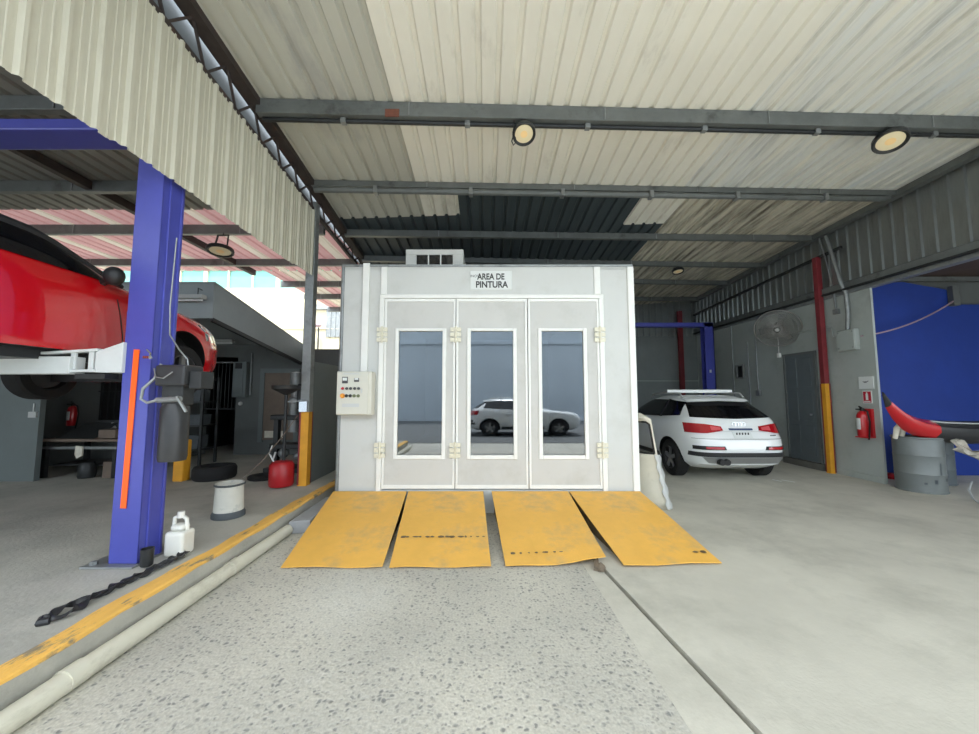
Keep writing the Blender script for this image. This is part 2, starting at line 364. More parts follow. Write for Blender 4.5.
# raised platform on the left with the painted edge
mb = MB(); mb.b2((-14, -.9, -.1), (-2.26, 13.5, .22)); struct(mb.build('floor_left', 'concrete', bevel=.012), 'raised concrete platform of the left bay', 'floor')
rows = []
n = 90
for i in range(n + 1):
    y = lerp(-.85, 5.9, i / n); w = .125 + .012 * math.sin(y * 3.1) + .008 * math.sin(y * 11) + random.uniform(-.004, .004)
    rows.append([(-2.262 - w, y, .2215), (-2.272, y, .2225), (-2.258, y, .214), (-2.257, y, .205 - abs(.014 * math.sin(y * 5.3)))])
mb = MB(); mb.shell(rows, (0, 0, .0015)); struct(mb.build('trim_1', 'stripe'), 'worn yellow stripe along the platform edge', 'painted stripe')

# ------------------------------------------------------------------ roof
def zr(x, y):
    t = (x + 2.65) / 9.65; return lerp(5.38 - .12 * y, 5.2 - .04 * y, t)
def rib_profile(a, b, pitch=.205, rib=.036, h=.032, ph=0.):
    out = [(a, 0)]; x = a + ph
    while x < b - rib:
        for dx, hh in ((pitch - rib - .018, 0), (pitch - rib, h), (pitch, h), (pitch + .018, 0)):
            if a < x + dx < b: out.append((x + dx, hh))
        x += pitch
    out.append((b, 0)); return out
prof = rib_profile(-2.72, 7.05)
ys = [YB, 0, 1.5, 3, 4, 5.0, 5.58, 6.2, 6.7, 7.5, 8.5, 10, 11.5, 13.6]
def roof_mat(i, j):
    y = (ys[i] + ys[i + 1]) / 2; x = (prof[j][0] + prof[j + 1][0]) / 2
    if y < 5.58:
        if x < -1.02: return 1
        return 0 if x < 3.2 else 2
    if x < -1.02: return 1 if y < 6.2 else 3
    if x < -.41: return 0 if y < 6.2 else 3
    if x < 2.6: return 3
    if x < 3.35: return 0 if y < 6.7 else 3
    return 4
def row_y(y, x): return 5.27 + (x + 2.6) * .0674 if y == 5.58 else y       # this sheet joint lies over the second beam
mb = MB(); mb.grid([[(x, row_y(y, x), zr(x, row_y(y, x)) + h) for x, h in prof] for y in ys], roof_mat)
struct(mb.build('ceiling', ['roof_cream', 'roof_grey', 'roof_bluish', 'roof_dark', 'roof_stained']), 'ribbed sheet metal roof over the main bay', 'roof')
# left bay roof
prof2 = rib_profile(-10, -2.74); ys2 = [YB, 2, 4, 5.62, 7, 8.5]
mb = MB(); mb.grid([[(x, y, 4.5 + h) for x, h in prof2] for y in ys2], lambda i, j: (2 if (prof2[j][0] * 1.22) % 1 < .3 else 1) if ys2[i] > 5 else 0)
prof3 = rib_profile(-5.25, -2.74); mb.grid([[(x, y, 4.5 + h) for x, h in prof3] for y in (8.5, 10, 12.2)], lambda i, j: 2 if (prof3[j][0] * 1.22) % 1 < .4 else 1)
struct(mb.build('ceiling_left', ['roof_left', 'pink_sheet', 'pale_sheet']), 'left bay roof of grey and pink translucent ribbed sheets', 'roof')

BG = 'roof beams of the main bay'
def roof_beam(a, b, w, h, label, pipe=None, extra=None):
    a, b = V(a), V(b); m = (a + b) / 2
    t = thing('roof_beam', (m.x, m.y, zr(m.x, m.y) - h), label, 'roof beam', BG)
    pa = V((a.x, a.y, zr(a.x, a.y) - h / 2 - .004)); pb = V((b.x, b.y, zr(b.x, b.y) - h / 2 - .004))
    MB().bar(pa, pb, w, h).build('channel', 'beam', t, bevel=.006)
    mb = MB()
    for f in (.18, .42, .63, .85):
        c = pa.lerp(pb, f); mb.box(c - V((0, w / 2 + .004, 0)), (.012, .012, h * .9))
    mb.build('splice', 'galv', t)
    if pipe:
        dz, dy, r = pipe
        mb = MB(); mb.tube([pa + V((.05, dy, -h / 2 - dz)), pb + V((-.3, dy, -h / 2 - dz)), pb + V((-.18, dy, -h / 2 - dz + .02)), pb + V((-.12, dy + .05, -h / 2 - dz + .1))], r, 8); mb.build('conduit', 'dark_metal' if r < .03 else 'beam', t, smooth=True)
        mb = MB()
        for f in (.1, .25, .4, .55, .7, .86):
            c = pa.lerp(pb, f) + V((0, dy, -h / 2 - dz)); mb.box(c, (.06, r * 2.5, r * 2.4))
        mb.build('pipe_clamp', 'galv', t, bevel=.004)
    return t, pa, pb
b1, pa, pb = roof_beam((-2.6, 3.93), (6.95, 4.37), .09, .17, 'nearest roof beam, grey channel with two round lamps hanging under it', (.03, .03, .025))
c = pa.lerp(pb, .16); MB().box(c + V((.0, -.047, -.06)), (.16, .012, .09)).build('rust_patch', 'rust', b1)
roof_beam((-2.6, 5.24), (6.9, 5.88), .08, .09, 'second roof beam from the front, with a thick pipe slung beneath it', (.055, -.02, .045))
roof_beam((-2.6, 6.54), (6.95, 7.47), .09, .12, 'third roof beam from the front, crossing just over the booth roof box')
roof_beam((-2.6, 7.5), (6.95, 8.9), .09, .12, 'fourth roof beam from the front, just above the booth top edge')
roof_beam((2.2, 9.2), (6.95, 10.18), .09, .12, 'fifth roof beam from the front, right of the booth')
roof_beam((2.2, 10.6), (6.95, 11.66), .09, .12, 'sixth roof beam from the front, over the parked SUV')
roof_beam((2.2, 11.9), (6.95, 12.86), .09, .12, 'last roof beam, close to the dark back wall')
LG = 'roof beams of the left bay'
def left_beam(y, x0_, x1_, label, h=.15):
    t = thing('roof_beam', ((x0_ + x1_) / 2, y, 4.5 - h), label, 'roof beam', LG)
    MB().b2((x0_, y - .04, 4.5 - h), (x1_, y + .04, 4.497)).build('channel', 'beam', t, bevel=.006)
    mb = MB()
    for k in range(4): mb.box((lerp(x0_, x1_, .2 + .2 * k), y - .045, 4.5 - h / 2), (.015, .012, h * .9))
    mb.build('splice', 'galv', t)
left_beam(3.42, -10, -2.8, 'left bay roof beam just above the blue lift crossbar')
left_beam(4.85, -10, -2.8, 'left bay roof beam behind the blue column, where the pink sheets begin', .16)
left_beam(6.15, -10, -2.8, 'left bay roof beam that the hanging lamp is fixed to', .17)
left_beam(7.75, -10, -2.8, 'left bay roof beam behind the hanging lamp, by the bright opening')
left_beam(9.3, -5.3, -2.8, 'left bay roof beam beyond the opening, seen at the grey post')
left_beam(10.5, -5.3, -2.8, 'left bay roof beam between post and booth, last but one')
left_beam(12.1, -5.3, -2.8, 'left bay roof beam between post and booth, farthest one')
mb = MB(); mb.bar((-5.45, 3.5, 4.42), (-5.45, 8.4, 4.42), .09, .12); tag(mb.build('rafter', 'truss', origin=(-5.45, 6, 4.36)), 'dark rafter running back under the left bay roof', 'rafter')

mb = MB(); mb.b2((-2.80, YB, 4.44), (-2.77, 9.6, 5.45)); struct(mb.build('wall_left_upper', 'door_grey'))
# truss along the left edge of the main bay
def zt(y): return 4.89 - .089 * y
t = thing('steel_truss', (-2.68, 4, 4.5), 'long dark rusty lattice truss above the corrugated fascia', 'truss')
MB().bar((-2.68, YB, zt(YB) + .02), (-2.68, 9.6, zt(9.6) + .02), .05, .05).build('bottom_chord', 'truss', t)
MB().bar((-2.62, YB, zr(-2.65, YB) - .05), (-2.62, 9.6, zr(-2.65, 9.6) - .05), .14, .08).build('top_chord', 'truss', t)
k = 0; y = YB; web = []
while y < 9.3:
    z0, z1 = zt(y) + .02, zr(-2.65, y + .22) - .06
    MB().bar((-2.68, y, z0), (-2.64, y + .22, z1), .022).build('web_bar', 'truss', t)
    MB().bar((-2.64, y + .22, z1), (-2.68, y + .44, zt(y + .44) + .02), .022).build('web_bar', 'truss', t)
    y += .44
# corrugated fascia hanging from the truss
def sheet_yz(x, sgn, y0, y1, zb, ztop, pitch=.205, h=.026, waves=True):
    pr = []; y = y0
    while y < y1:
        for dy, hh in ((0, 0), (.05, 0), (.054, .006), (.07, .006), (.074, 0), (.105, 0), (.109, .006), (.125, .006), (.129, 0), (.155, 0), (.168, h), (.19, h), (.203, 0)):
            pr.append((y + dy, hh))
        y += pitch
    return [[(x + sgn * hh, yy, zb(yy)) for yy, hh in pr], [(x + sgn * hh, yy, lerp(zb(yy), ztop(yy), .5)) for yy, hh in pr], [(x + sgn * hh, yy, ztop(yy)) for yy, hh in pr]]
step = lambda y: math.floor(y / .82)
mb = MB(); mb.grid(sheet_yz(-2.66, 1, YB, 5.4, lambda y: 3.36 + .012 * math.sin(step(y) * 2.3), lambda y: zt(y) + .012 * math.sin(step(y) * 5)))
struct(mb.build('wall_left_fascia', 'fascia'), 'cream corrugated fascia sheet hanging between the bays', 'fascia')

# ------------------------------------------------------------------ right wall
mb = MB(); mb.b2((7, 6.52, 0), (7.04, 12.1, 3.72)); struct(mb.build('wall_right', 'grey_wall'), 'grey rendered side wall with fan and doors', 'wall')
mb = MB(); mb.b2((7 - .035, 6.5, 0), (7, 12, .1)); struct(mb.build('baseboard_right', 'grey_wall'))
mb = MB(); y = YB; pr = []
while y < 12.1:
    for dy, hh in ((0, 0), (.14, 0), (.152, .03), (.176, .03), (.188, 0)): pr.append((y + dy, hh))
    y += .195
mb.grid([[(7.02 - hh, yy, 3.7) for yy, hh in pr], [(7.02 - hh, yy, zr(7, yy) + .03) for yy, hh in pr]])
struct(mb.build('wall_right_upper', 'wall_sheet'), 'grey corrugated sheet band on the upper right wall', 'wall cladding')
t = thing('edge_beam', (6.95, 6, 3.5), 'galvanised ledge beam under the corrugated band of the right wall', 'beam')
MB().b2((6.9, YB, 3.6), (7.12, 12, 3.72)).build('upper_channel', 'beam', t, bevel=.01)
MB().b2((6.96, YB, 3.5), (7.1, 12, 3.6)).build('lower_channel', 'galv', t, bevel=.01)
mb = MB(); mb.tube([(6.9, YB, 3.58), (6.9, 12, 3.58)], .025, 8); mb.build('pipe', 'dark_metal', t, smooth=True)
mb = MB(); mb.bar((6.9, YB, zr(6.95, YB) - .06), (6.9, 12.0, zr(6.95, 12) - .06), .12, .1); tag(mb.build('eave_beam', 'beam', origin=(6.9, 6, 4.9)), 'long beam along the top of the right corrugated band', 'beam')
mb = MB(); mb.bar((6.92, 6.9, 4.42), (6.92, 12, 4.2), .05, .05); tag(mb.build('girt', 'dark_metal', origin=(6.92, 9, 4.3)), 'thin dark rail crossing the corrugated band behind the red post', 'rail')
# back wall
mb = MB(); mb.b2((-2.5, 12, 0), (7.2, 12.15, 3.5)); struct(mb.build('wall_back', 'back_wall'), 'dark grey back wall with pale peeling patches', 'wall')
mb = MB(); pr = rib_profile(-2.5, 7.05, h=.03); mb.grid([[(x, 12.02 - h, 3.48) for x, h in pr], [(x, 12.02 - h, 4.9) for x, h in pr]])
struct(mb.build('wall_back_upper', 'wall_sheet'))
mb = MB(); mb.b2((-2.5, 11.95, 2.0), (7, 12.01, 2.03)); struct(mb.build('trim_2', 'grey_wall'))
# alcove with the blue wall
mb = MB(); mb.prism([(7.05, 7.2, 0), (12, 7.2, 0), (12, 7.2, 3.36), (9.33, 7.2, 3.36), (9.29, 7.2, 3.66), (8.4, 7.2, 3.82), (7.05, 7.2, 3.74)], (0, .12, 0))
struct(mb.build('wall_alcove', 'blue_wall'), 'bright blue wall of the right-hand alcove', 'wall')
mb = MB(); mb.b2((7.17, 7.34, 0), (13, 7.45, 4.3)); struct(mb.build('wall_alcove_back', 'dark_wall'))
mb = MB(); mb.b2((7.14, -1, 3.95), (13, 7.4, 4.02)); struct(mb.build('ceiling_alcove', 'brown_ceiling'))
mb = MB(); mb.b2((7.17, 7.16, 3.83), (12, 7.2, 3.92)); struct(mb.build('trim_3', 'beam'))
mb = MB(); mb.b2((9.27, 7.1, 3.32), (9.4, 7.2, 3.72)); tag(mb.build('wall_bracket', 'beam', origin=(9.33, 7.15, 3.3), bevel=.01), 'grey bracket at the step of the blue wall', 'bracket')
mb = MB(); mb.b2((12.9, -1, 0), (13, 7.4, 4)); struct(mb.build('wall_alcove_right', 'grey_wall'))

# double doors in right wall
def wall_door(name, y0, y1, z0, z1, label, panels=2):
    t = thing(name, (6.99, (y0 + y1) / 2, z0), label, 'door'); t['kind'] = 'structure'
    MB().b2((6.965, y0, z0), (6.998, y1, z1)).build('leaf', 'door_grey', t, bevel=.004)
    mb = MB()
    for a, b in ((y0 - .05, y0), (y1, y1 + .05)): mb.b2((6.95, a, z0), (7, b, z1 + .05))
    mb.b2((6.95, y0, z1), (7, y1, z1 + .05)); mb.build('frame', 'dark_wall', t, bevel=.004)
    mb = MB(); w = (y1 - y0) / 2
    for k in range(2):
        for r in range(3):
            a = y0 + k * w + .07; zz = z0 + .12 + r * (z1 - z0 - .1) / 3
            mb.b2((6.955, a, zz), (6.966, a + w - .14, zz + (z1 - z0 - .1) / 3 - .1))
    mb.build('raised_panel', 'door_grey', t, bevel=.006)
    mb = MB(); mb.sphere((6.93, y0 + .1, z0 + 1.0), .03); mb.build('door_knob', 'galv', t, smooth=True)
    return t
wall_door('door_1', 7.72, 8.45, .14, 2.44, 'dark panelled door under the wall fan')
mb = MB(); mb.b2((6.9, 7.6, 0), (7, 8.6, .13)); struct(mb.build('trim_4', 'concrete_dark'))

# ------------------------------------------------------------------ things on the right wall
def post(name, x, y, z0, zm, z1, w, lower, upper, label, red_edge=False):
    t = thing(name, (x, y, z0), label, 'post')
    MB().b2((x - w / 2, y - w / 2, zm), (x + w / 2, y + w / 2, z1)).build('upper_post', upper, t, bevel=.006)
    MB().b2((x - w / 2 - .002, y - w / 2 - .002, z0), (x + w / 2 + .002, y + w / 2 + .002, zm)).build('yellow_base', lower, t, bevel=.006)
    k_ = 1 if x > 0 else -1
    if red_edge:
        for sx in (-1, 1): MB().b2((x + sx * (w / 2 - .02), y - sx * k_ * (w / 2 - .02), z0 + .02), (x + sx * (w / 2 + .005), y - sx * k_ * (w / 2 + .005), zm)).build('edge_stripe', 'red_paint', t)
    return t
post('steel_post', 6.88, 7.4, 0, 1.78, 4.4, .1, 'yellow_post', 'red_paint', 'dark red post with yellow lower half by the right wall', True)
post('steel_post', -2.69, 5.52, .22, 1.3, 4.55, .13, 'yellow_post', 'galv', 'grey galvanised post with yellow foot at the end of the fascia', True)
mb = MB(); mb.b2((6.32, 11.78, 0), (6.44, 11.9, 4.3)); tag(mb.build('steel_post', 'red_paint', origin=(6.38, 11.84, 0)), 'thin dark red post in the far back corner', 'post')
mb = MB(); mb.b2((-4.82, 5.72, .22), (-4.66, 5.88, .85)); tag(mb.build('bollard', 'yellow_post', origin=(-4.74, 5.8, .22), bevel=.02), 'short yellow bollard behind the blue lift column', 'bollard')

# wall fan
fc = V((6.68, 8.26, 3.07)); ax = V((-.62, -.62, -.48)).normalized()
t = thing('wall_fan', fc, 'large round caged fan high on the grey right wall', 'fan'); t.scale = (.82, .82, .82)
mb = MB()
u = ax.cross(V((0, 0, 1))).normalized(); v = ax.cross(u)
for rr, dd in ((.53, 0), (.45, .05), (.36, .075), (.27, .09), (.18, .1)): mb.torus(fc + ax * dd, rr, .004 if rr < .5 else .014, ax, 40, 6)
for k in range(84):
    a = 2 * PI * k / 84; d = u * math.cos(a) + v * math.sin(a)
    mb.tube([fc + d * .53, fc + d * .45 + ax * .05, fc + d * .27 + ax * .09, fc + d * .08 + ax * .105], .0048, 4)
for rr, dd in ((.45, -.07), (.27, -.11)): mb.torus(fc + ax * dd, rr, .004, ax, 40, 6)
for k in range(20):
    a = 2 * PI * k / 20; d = u * math.cos(a) + v * math.sin(a)
    mb.tube([fc + d * .53, fc + d * .45 - ax * .07, fc + d * .1 - ax * .13], .003, 4)
mb.build('cage', 'fan_grey', t, smooth=True)
for k in range(3):
    a = 2 * PI * k / 3 + .15; d = u * math.cos(a) + v * math.sin(a); e = ax.cross(d); rows = []
    for i in range(6):
        r = lerp(.06, .42, i / 5); w = lerp(.06, .12, i / 5)
        rows.append([fc + d * r + e * (w * (j - .35)) + ax * (.03 * (j - .5)) for j in (-.5, 0, .5, 1)])
    mb = MB(); mb.shell(rows, ax * .004); mb.build('blade', 'dark_wall', t, smooth=True)
mb = MB(); mb.lathe([(0, .125), (.05, .12), (.06, .1), (.06, .04), (0, .04)], fc, ax, 16); mb.build('hub', 'silver', t, smooth=True)
mb = MB(); mb.lathe([(0, -.05), (.1, -.05), (.1, -.25), (.07, -.28), (0, -.28)], fc, ax, 16); mb.build('motor', 'dark_metal', t, smooth=True)
mb = MB(); mb.tube([fc - ax * .2, fc - ax * .2 + V((.1, .1, 0)), (7, 8.55, 3.15)], .025, 8); mb.box((6.985, 8.55, 3.15), (.03, .2, .25)); mb.build('bracket', 'dark_metal', t)

# electrics on the right wall
t = thing('junction_box', (6.93, 6.92, 2.4), 'grey electrical box on the wall near the blue corner', 'electrical box')
MB().b2((6.91, 6.76, 2.4), (7, 7.12, 2.8)).build('case', 'grey_wall', t, bevel=.01)
MB().b2((6.895, 6.77, 2.41), (6.91, 7.11, 2.79)).build('cover', 'grey_wall', t, bevel=.006)
for yy in (6.8, 7.07):
    for zz in (2.45, 2.75): MB().lathe([(0, 0), (.012, 0), (.012, .006), (0, .008)], (6.895, yy, zz), (-1, 0, 0), 8).build('screw', 'galv', t)
mb = MB(); mb.tube([(6.95, 6.93, 2.8), (6.95, 6.9, 3.1), (6.94, 6.9, 3.5), (6.88, 6.92, 3.7), (6.88, 7.05, 4.3), (6.86, 7.14, 4.75)], .035, 10)
tag(mb.build('conduit', 'galv', origin=(6.93, 6.93, 2.8), smooth=True), 'thick grey conduit rising from the electrical box to the eave', 'conduit')
mb = MB(); mb.tube([(6.88, 7.3, 4.78), (6.9, 7.2, 4.2), (6.95, 7.15, 3.6), (6.96, 7.14, 3.26)], .016, 8); mb.box((6.965, 7.14, 3.2), (.06, .1, .1))
tag(mb.build('conduit', 'galv', origin=(6.96, 7.14, 3.2), smooth=True), 'thin conduit ending in a small box left of the thick one', 'conduit')
mb = MB(); pts = []
A, Bp = V((6.96, 6.7, 2.64)), V((9.3, 7.12, 3.42))
for i in range(17): 
    f = i / 16; p = A.lerp(Bp, f); p.z -= .12 * 4 * f * (1 - f) ; pts.append(p)
mb.tube(pts, .014, 6); tag(mb.build('cable', 'wire_pink', origin=A, smooth=True), 'pale pinkish cable strung across the blue wall', 'cable')
mb = MB(); mb.tube([(6.97, 7.12, 2.7), (6.97, 7.25, 2.72), (6.97, 7.27, 2.9), (6.97, 7.35, 2.93), (6.97, 9.3, 2.93)], .014, 6)
tag(mb.build('conduit', 'grey_wall', origin=(6.97, 8, 2.9), smooth=True), 'thin grey conduit running from the box behind the fan', 'conduit')
mb = MB(); mb.tube([(6.97, 9.34, 3.4), (6.97, 9.34, 1.62)], .02, 8); mb.box((6.97, 9.34, 1.6), (.06, .12, .14))
tag(mb.build('conduit', 'galv', origin=(6.97, 9.34, 1.6), smooth=True), 'upright conduit with a switch box at its foot, left of the fan', 'conduit')
mb = MB(); mb.tube([(6.975, 9.65, 2.95), (6.975, 9.65, .2)], .016, 8)
tag(mb.build('conduit', 'galv', origin=(6.97, 9.65, .2), smooth=True), 'slim upright conduit between the dark vent and the switch box', 'conduit')
mb = MB(); mb.tube([(6.975, 10.25, 3.6), (6.975, 10.25, .2)], .016, 8)
tag(mb.build('conduit', 'galv', origin=(6.97, 10.25, .2), smooth=True), 'slim upright conduit left of the dark vent, near the blue lift', 'conduit')
t = thing('wall_vent', (6.98, 9.98, 2.02), 'small dark square vent box in the grey wall', 'vent')
mb = MB(); mb.b2((6.95, 9.85, 2.0), (7, 10.1, 2.04)); mb.b2((6.95, 9.85, 2.34), (7, 10.1, 2.38)); mb.b2((6.95, 9.83, 2.0), (7, 9.87, 2.38)); mb.b2((6.95, 10.08, 2.0), (7, 10.12, 2.38)); mb.build('frame', 'galv', t)
MB().b2((6.985, 9.87, 2.04), (6.999, 10.08, 2.34)).build('opening', 'black', t)
mb = MB(); mb.box((6.97, 8.62, 2.49), (.06, .06, .1)); mb.tube([(6.97, 8.62, 2.53), (6.97, 8.62, 2.93)], .008, 6); tag(mb.build('wall_switch', 'white_trim', origin=(6.97, 8.62, 2.44)), 'tiny white fitting above the left corner of the dark door', 'wall fitting')  # small light switch with its riser, gives no light

# signs and extinguisher
t = thing('wall_sign', (6.99, 6.7, 1.67), 'blank white notice board above the red sign', 'sign')
MB().b2((6.985, 6.575, 1.665), (6.999, 6.835, 1.89)).build('board', 'plate_white', t, bevel=.003)
mb = MB(); mb.b2((6.982, 6.67, 1.79), (6.986, 6.76, 1.8)); mb.b2((6.982, 6.69, 1.775), (6.986, 6.74, 1.786)); mb.b2((6.982, 6.66, 1.8), (6.986, 6.675, 1.81)); mb.build('small_print', 'ink', t)
t = thing('wall_sign', (6.99, 6.7, 1.4), 'small red fire extinguisher sign with white pictogram', 'sign')
MB().b2((6.988, 6.625, 1.4), (6.999, 6.785, 1.63)).build('border', 'plate_white', t)
MB().b2((6.985, 6.638, 1.415), (6.989, 6.772, 1.615)).build('red_field', 'sign_red', t)
mb = MB(); mb.b2((6.982, 6.685, 1.46), (6.986, 6.725, 1.575)); mb.b2((6.982, 6.65, 1.425), (6.986, 6.76, 1.443)); mb.b2((6.982, 6.695, 1.575), (6.986, 6.715, 1.6)); mb.build('pictogram', 'plate_white', t)
def extinguisher(x, y, z, label, face=(-1, 0, 0), sc=1.):
    t = thing('fire_extinguisher', (x, y, z), label, 'fire extinguisher')
    r = .085 * sc; H = .46 * sc
    mb = MB(); mb.lathe([(0, 0), (r * .9, 0), (r, .02), (r, H * .82), (r * .8, H * .93), (r * .35, H), (0, H)], (x, y, z), n=20); mb.build('cylinder', 'red_ext', t, smooth=True)
    f = V(face); sd = f.cross(V((0, 0, 1)))
    mb = MB(); rows = []
    for h in (.28, .5, .72): rows.append([V((x, y, z + H * h)) + (f * math.cos(a) + sd * math.sin(a)) * (r + .001) for a in [k * .16 - .4 for k in range(8)]])
    mb.shell(rows, f * .002); mb.build('paper_label', 'plate_white', t)
    mb = MB(); mb.lathe([(0, H), (.03 * sc, H), (.03 * sc, H + .05), (0, H + .05)], (x, y, z), n=10); mb.bar(V((x, y, z + H + .05)), V((x, y, z + H + .08)) - f * .05 + sd * .1, .02); mb.bar(V((x, y, z + H + .03)), V((x, y, z + H + .03)) + sd * .11, .02); mb.build('valve', 'black', t)
    mb = MB(); c = V((x, y, z)); mb.tube([c + V((0, 0, H + .04)), c - sd * .09 + V((0, 0, H)), c - sd * .12 + V((0, 0, H * .6)), c - sd * .1 + V((0, 0, H * .15)), c - sd * .08 + V((0, 0, -.05))], .012, 8); mb.build('hose', 'black', t, smooth=True)
    return t
e = extinguisher(6.87, 6.7, .8, 'red fire extinguisher hanging on the grey wall under its sign')
MB().b2((6.95, 6.62, .78), (6.999, 6.77, 1.3)).build('back_plate', 'red_ext', e)
MB().b2((6.8, 6.61, .78), (6.96, 6.79, .8)).build('shelf_bracket', 'red_ext', e)

# drums and bumper
def drum(x, y, h, r, m, label, top=True):
    t = thing('steel_drum', (x, y, 0), label, 'drum')
    pf = [(0, 0), (r, 0), (r, .02)]
    for f in (.33, .66): pf += [(r, h * f - .012), (r + .006, h * f), (r, h * f + .012)]
    pf += [(r, h - .03), (r - .02, h - .03), (r - .03, .06), (0, .06)]
    mb = MB(); mb.lathe(pf, (x, y, 0), n=40); mb.build('barrel', m, t, smooth=True)
    mb = MB(); mb.torus((x, y, h - .02), r, .018, n=40); mb.build('rim', m, t, smooth=True)
    mb = MB(); mb.torus((x, y, .015), r - .004, .014, n=40); mb.build('base_ring', m, t, smooth=True)
    return t
d = drum(7.12, 6.1, .88, .285, 'drum', 'open grey steel drum in front of the blue wall, carrying the bumper')
for a, z, w, h in ((-1.9, .16, .05, .06), (-1.3, .2, .08, .04), (-1.6, .3, .03, .18), (-2.3, .14, .04, .03)):
    rr = .2865; mb = MB(); mb.shell([[(7.12 + rr * math.cos(a + k * w), 6.1 + rr * math.sin(a + k * w), z + j * h) for k in range(4)] for j in (0, 1)], (0, 0, 0.001)); mb.build('dent_mark', 'drum_dark', d)
drum(7.98, 6.62, .8, .25, 'drum_dark', 'darker drum standing behind the grey drum at the right edge')
# bumper cover resting on the drum: red upstanding end, dark middle
def bumper():
    t = thing('car_bumper', (7.1, 5.95, .86), 'detached car bumper, red and black, lying across the grey drum', 'bumper')
    C = [(6.36, 5.85, 1.58, .02), (6.45, 5.86, 1.42, .07), (6.58, 5.86, 1.27, .11), (6.75, 5.86, 1.13, .14), (6.92, 5.86, 1.05, .15), (7.14, 5.86, 1.00, .165), (7.35, 5.84, .97, .18), (7.7, 5.84, .95, .19), (8.2, 5.9, .95, .19)]
    def rows(a, b):
        out = []
        for (x, y, z, h) in C[a:b]:
            q = h / .15; out.append([(x - .02 * q, y + .1 * q, z + h * .95), (x, y + .02 * q, z + h * .85), (x + .01 * q, y - .07 * q, z + h * .35), (x + .0 * q, y - .08 * q, z - h * .2), (x - .03 * q, y - .03 * q, z - h * .75), (x - .06 * q, y + .06 * q, z - h * .95)])
        return out
    mb = MB(); mb.shell(rows(0, 2), (0, .008, 0)); mb.build('black_tip', 'plastic_black', t, smooth=True)
    mb = MB(); mb.shell(rows(1, 6), (0, .008, 0)); mb.build('red_panel', 'red_ext', t, smooth=True)
    mb = MB(); mb.shell(rows(5, 9), (0, .008, 0)); mb.build('grille_panel', 'plastic_black', t, smooth=True)
    mb = MB(); mb.tube([(7.0, 5.9, 1.14), (7.3, 5.84, 1.115), (7.7, 5.82, 1.1), (8.2, 5.9, 1.1)], .013, 8); mb.build('chrome_strip', 'silver', t, smooth=True)
    return t
bumper()
mb = MB(); rows = []
for i in range(10):
    f = i / 9; p = V((7.28, 5.7, .78)).lerp(V((7.62, 5.64, .58)), f); w = .07 + .03 * math.sin(f * 7)
    rows.append([p + V((.02 * math.sin(k + i), .05 * math.sin(k * 1.6), w * math.cos(k * PI / 4) + .02 * math.sin(3 * k + i))) for k in range(5)])
mb.shell(rows, (0, .06, .01)); ob = mb.build('clear', 'clear', None, origin=(7.5, 5.66, .62), smooth=True)
ob.name = 'plastic_wrap'; tag(ob, 'crumpled whitish plastic wrap hanging under the dark bumper', 'plastic wrap')
mb = MB(); mb.tube([(6.74, 6.08, .84), (6.74, 6.04, 1.0), (6.77, 6.0, 1.08), (6.82, 6.02, 1.04), (6.85, 6.06, .94), (6.87, 6.1, .84)], [.03, .04, .045, .04, .035, .03], 10)
tag(mb.build('rag', 'cloth', origin=(6.8, 6.05, .85), smooth=True), 'whitish crumpled rag sticking out of the grey drum', 'rag')
mb = MB(); mb.lathe([(0, 0), (.12, 0), (.13, .05), (.1, .09), (0, .09)], (7.6, 6.95, 0), n=12)
tag(mb.build('red_bowl', 'red_tank', origin=(7.6, 6.95, 0), smooth=True), 'small red pan on the floor between wall end and drum', 'pan')
mb = MB(); mb.tube([(6.95, 5.25, .02), (7.1, 5.45, .05), (7.25, 5.6, .13), (7.5, 5.75, .22)], .012, 6)
tag(mb.build('hose', 'tube_white', origin=(6.95, 5.25, 0), smooth=True), 'short whitish hose end on the floor at the right edge', 'hose')
for a, b, lab in (((5.28, 6.85), (5.32, 6.7), 'left of two thin white paint dashes on the floor behind the SUV'), ((5.42, 6.83), (5.52, 6.65), 'right of two thin white paint dashes on the floor behind the SUV')):
    mb = MB(); mb.bar((a[0], a[1], .002), (b[0], b[1], .002), .03, .003); tag(mb.build('paint_mark', 'plate_white', origin=(a[0], a[1], 0)), lab, 'paint mark', 'paint dashes behind the SUV')

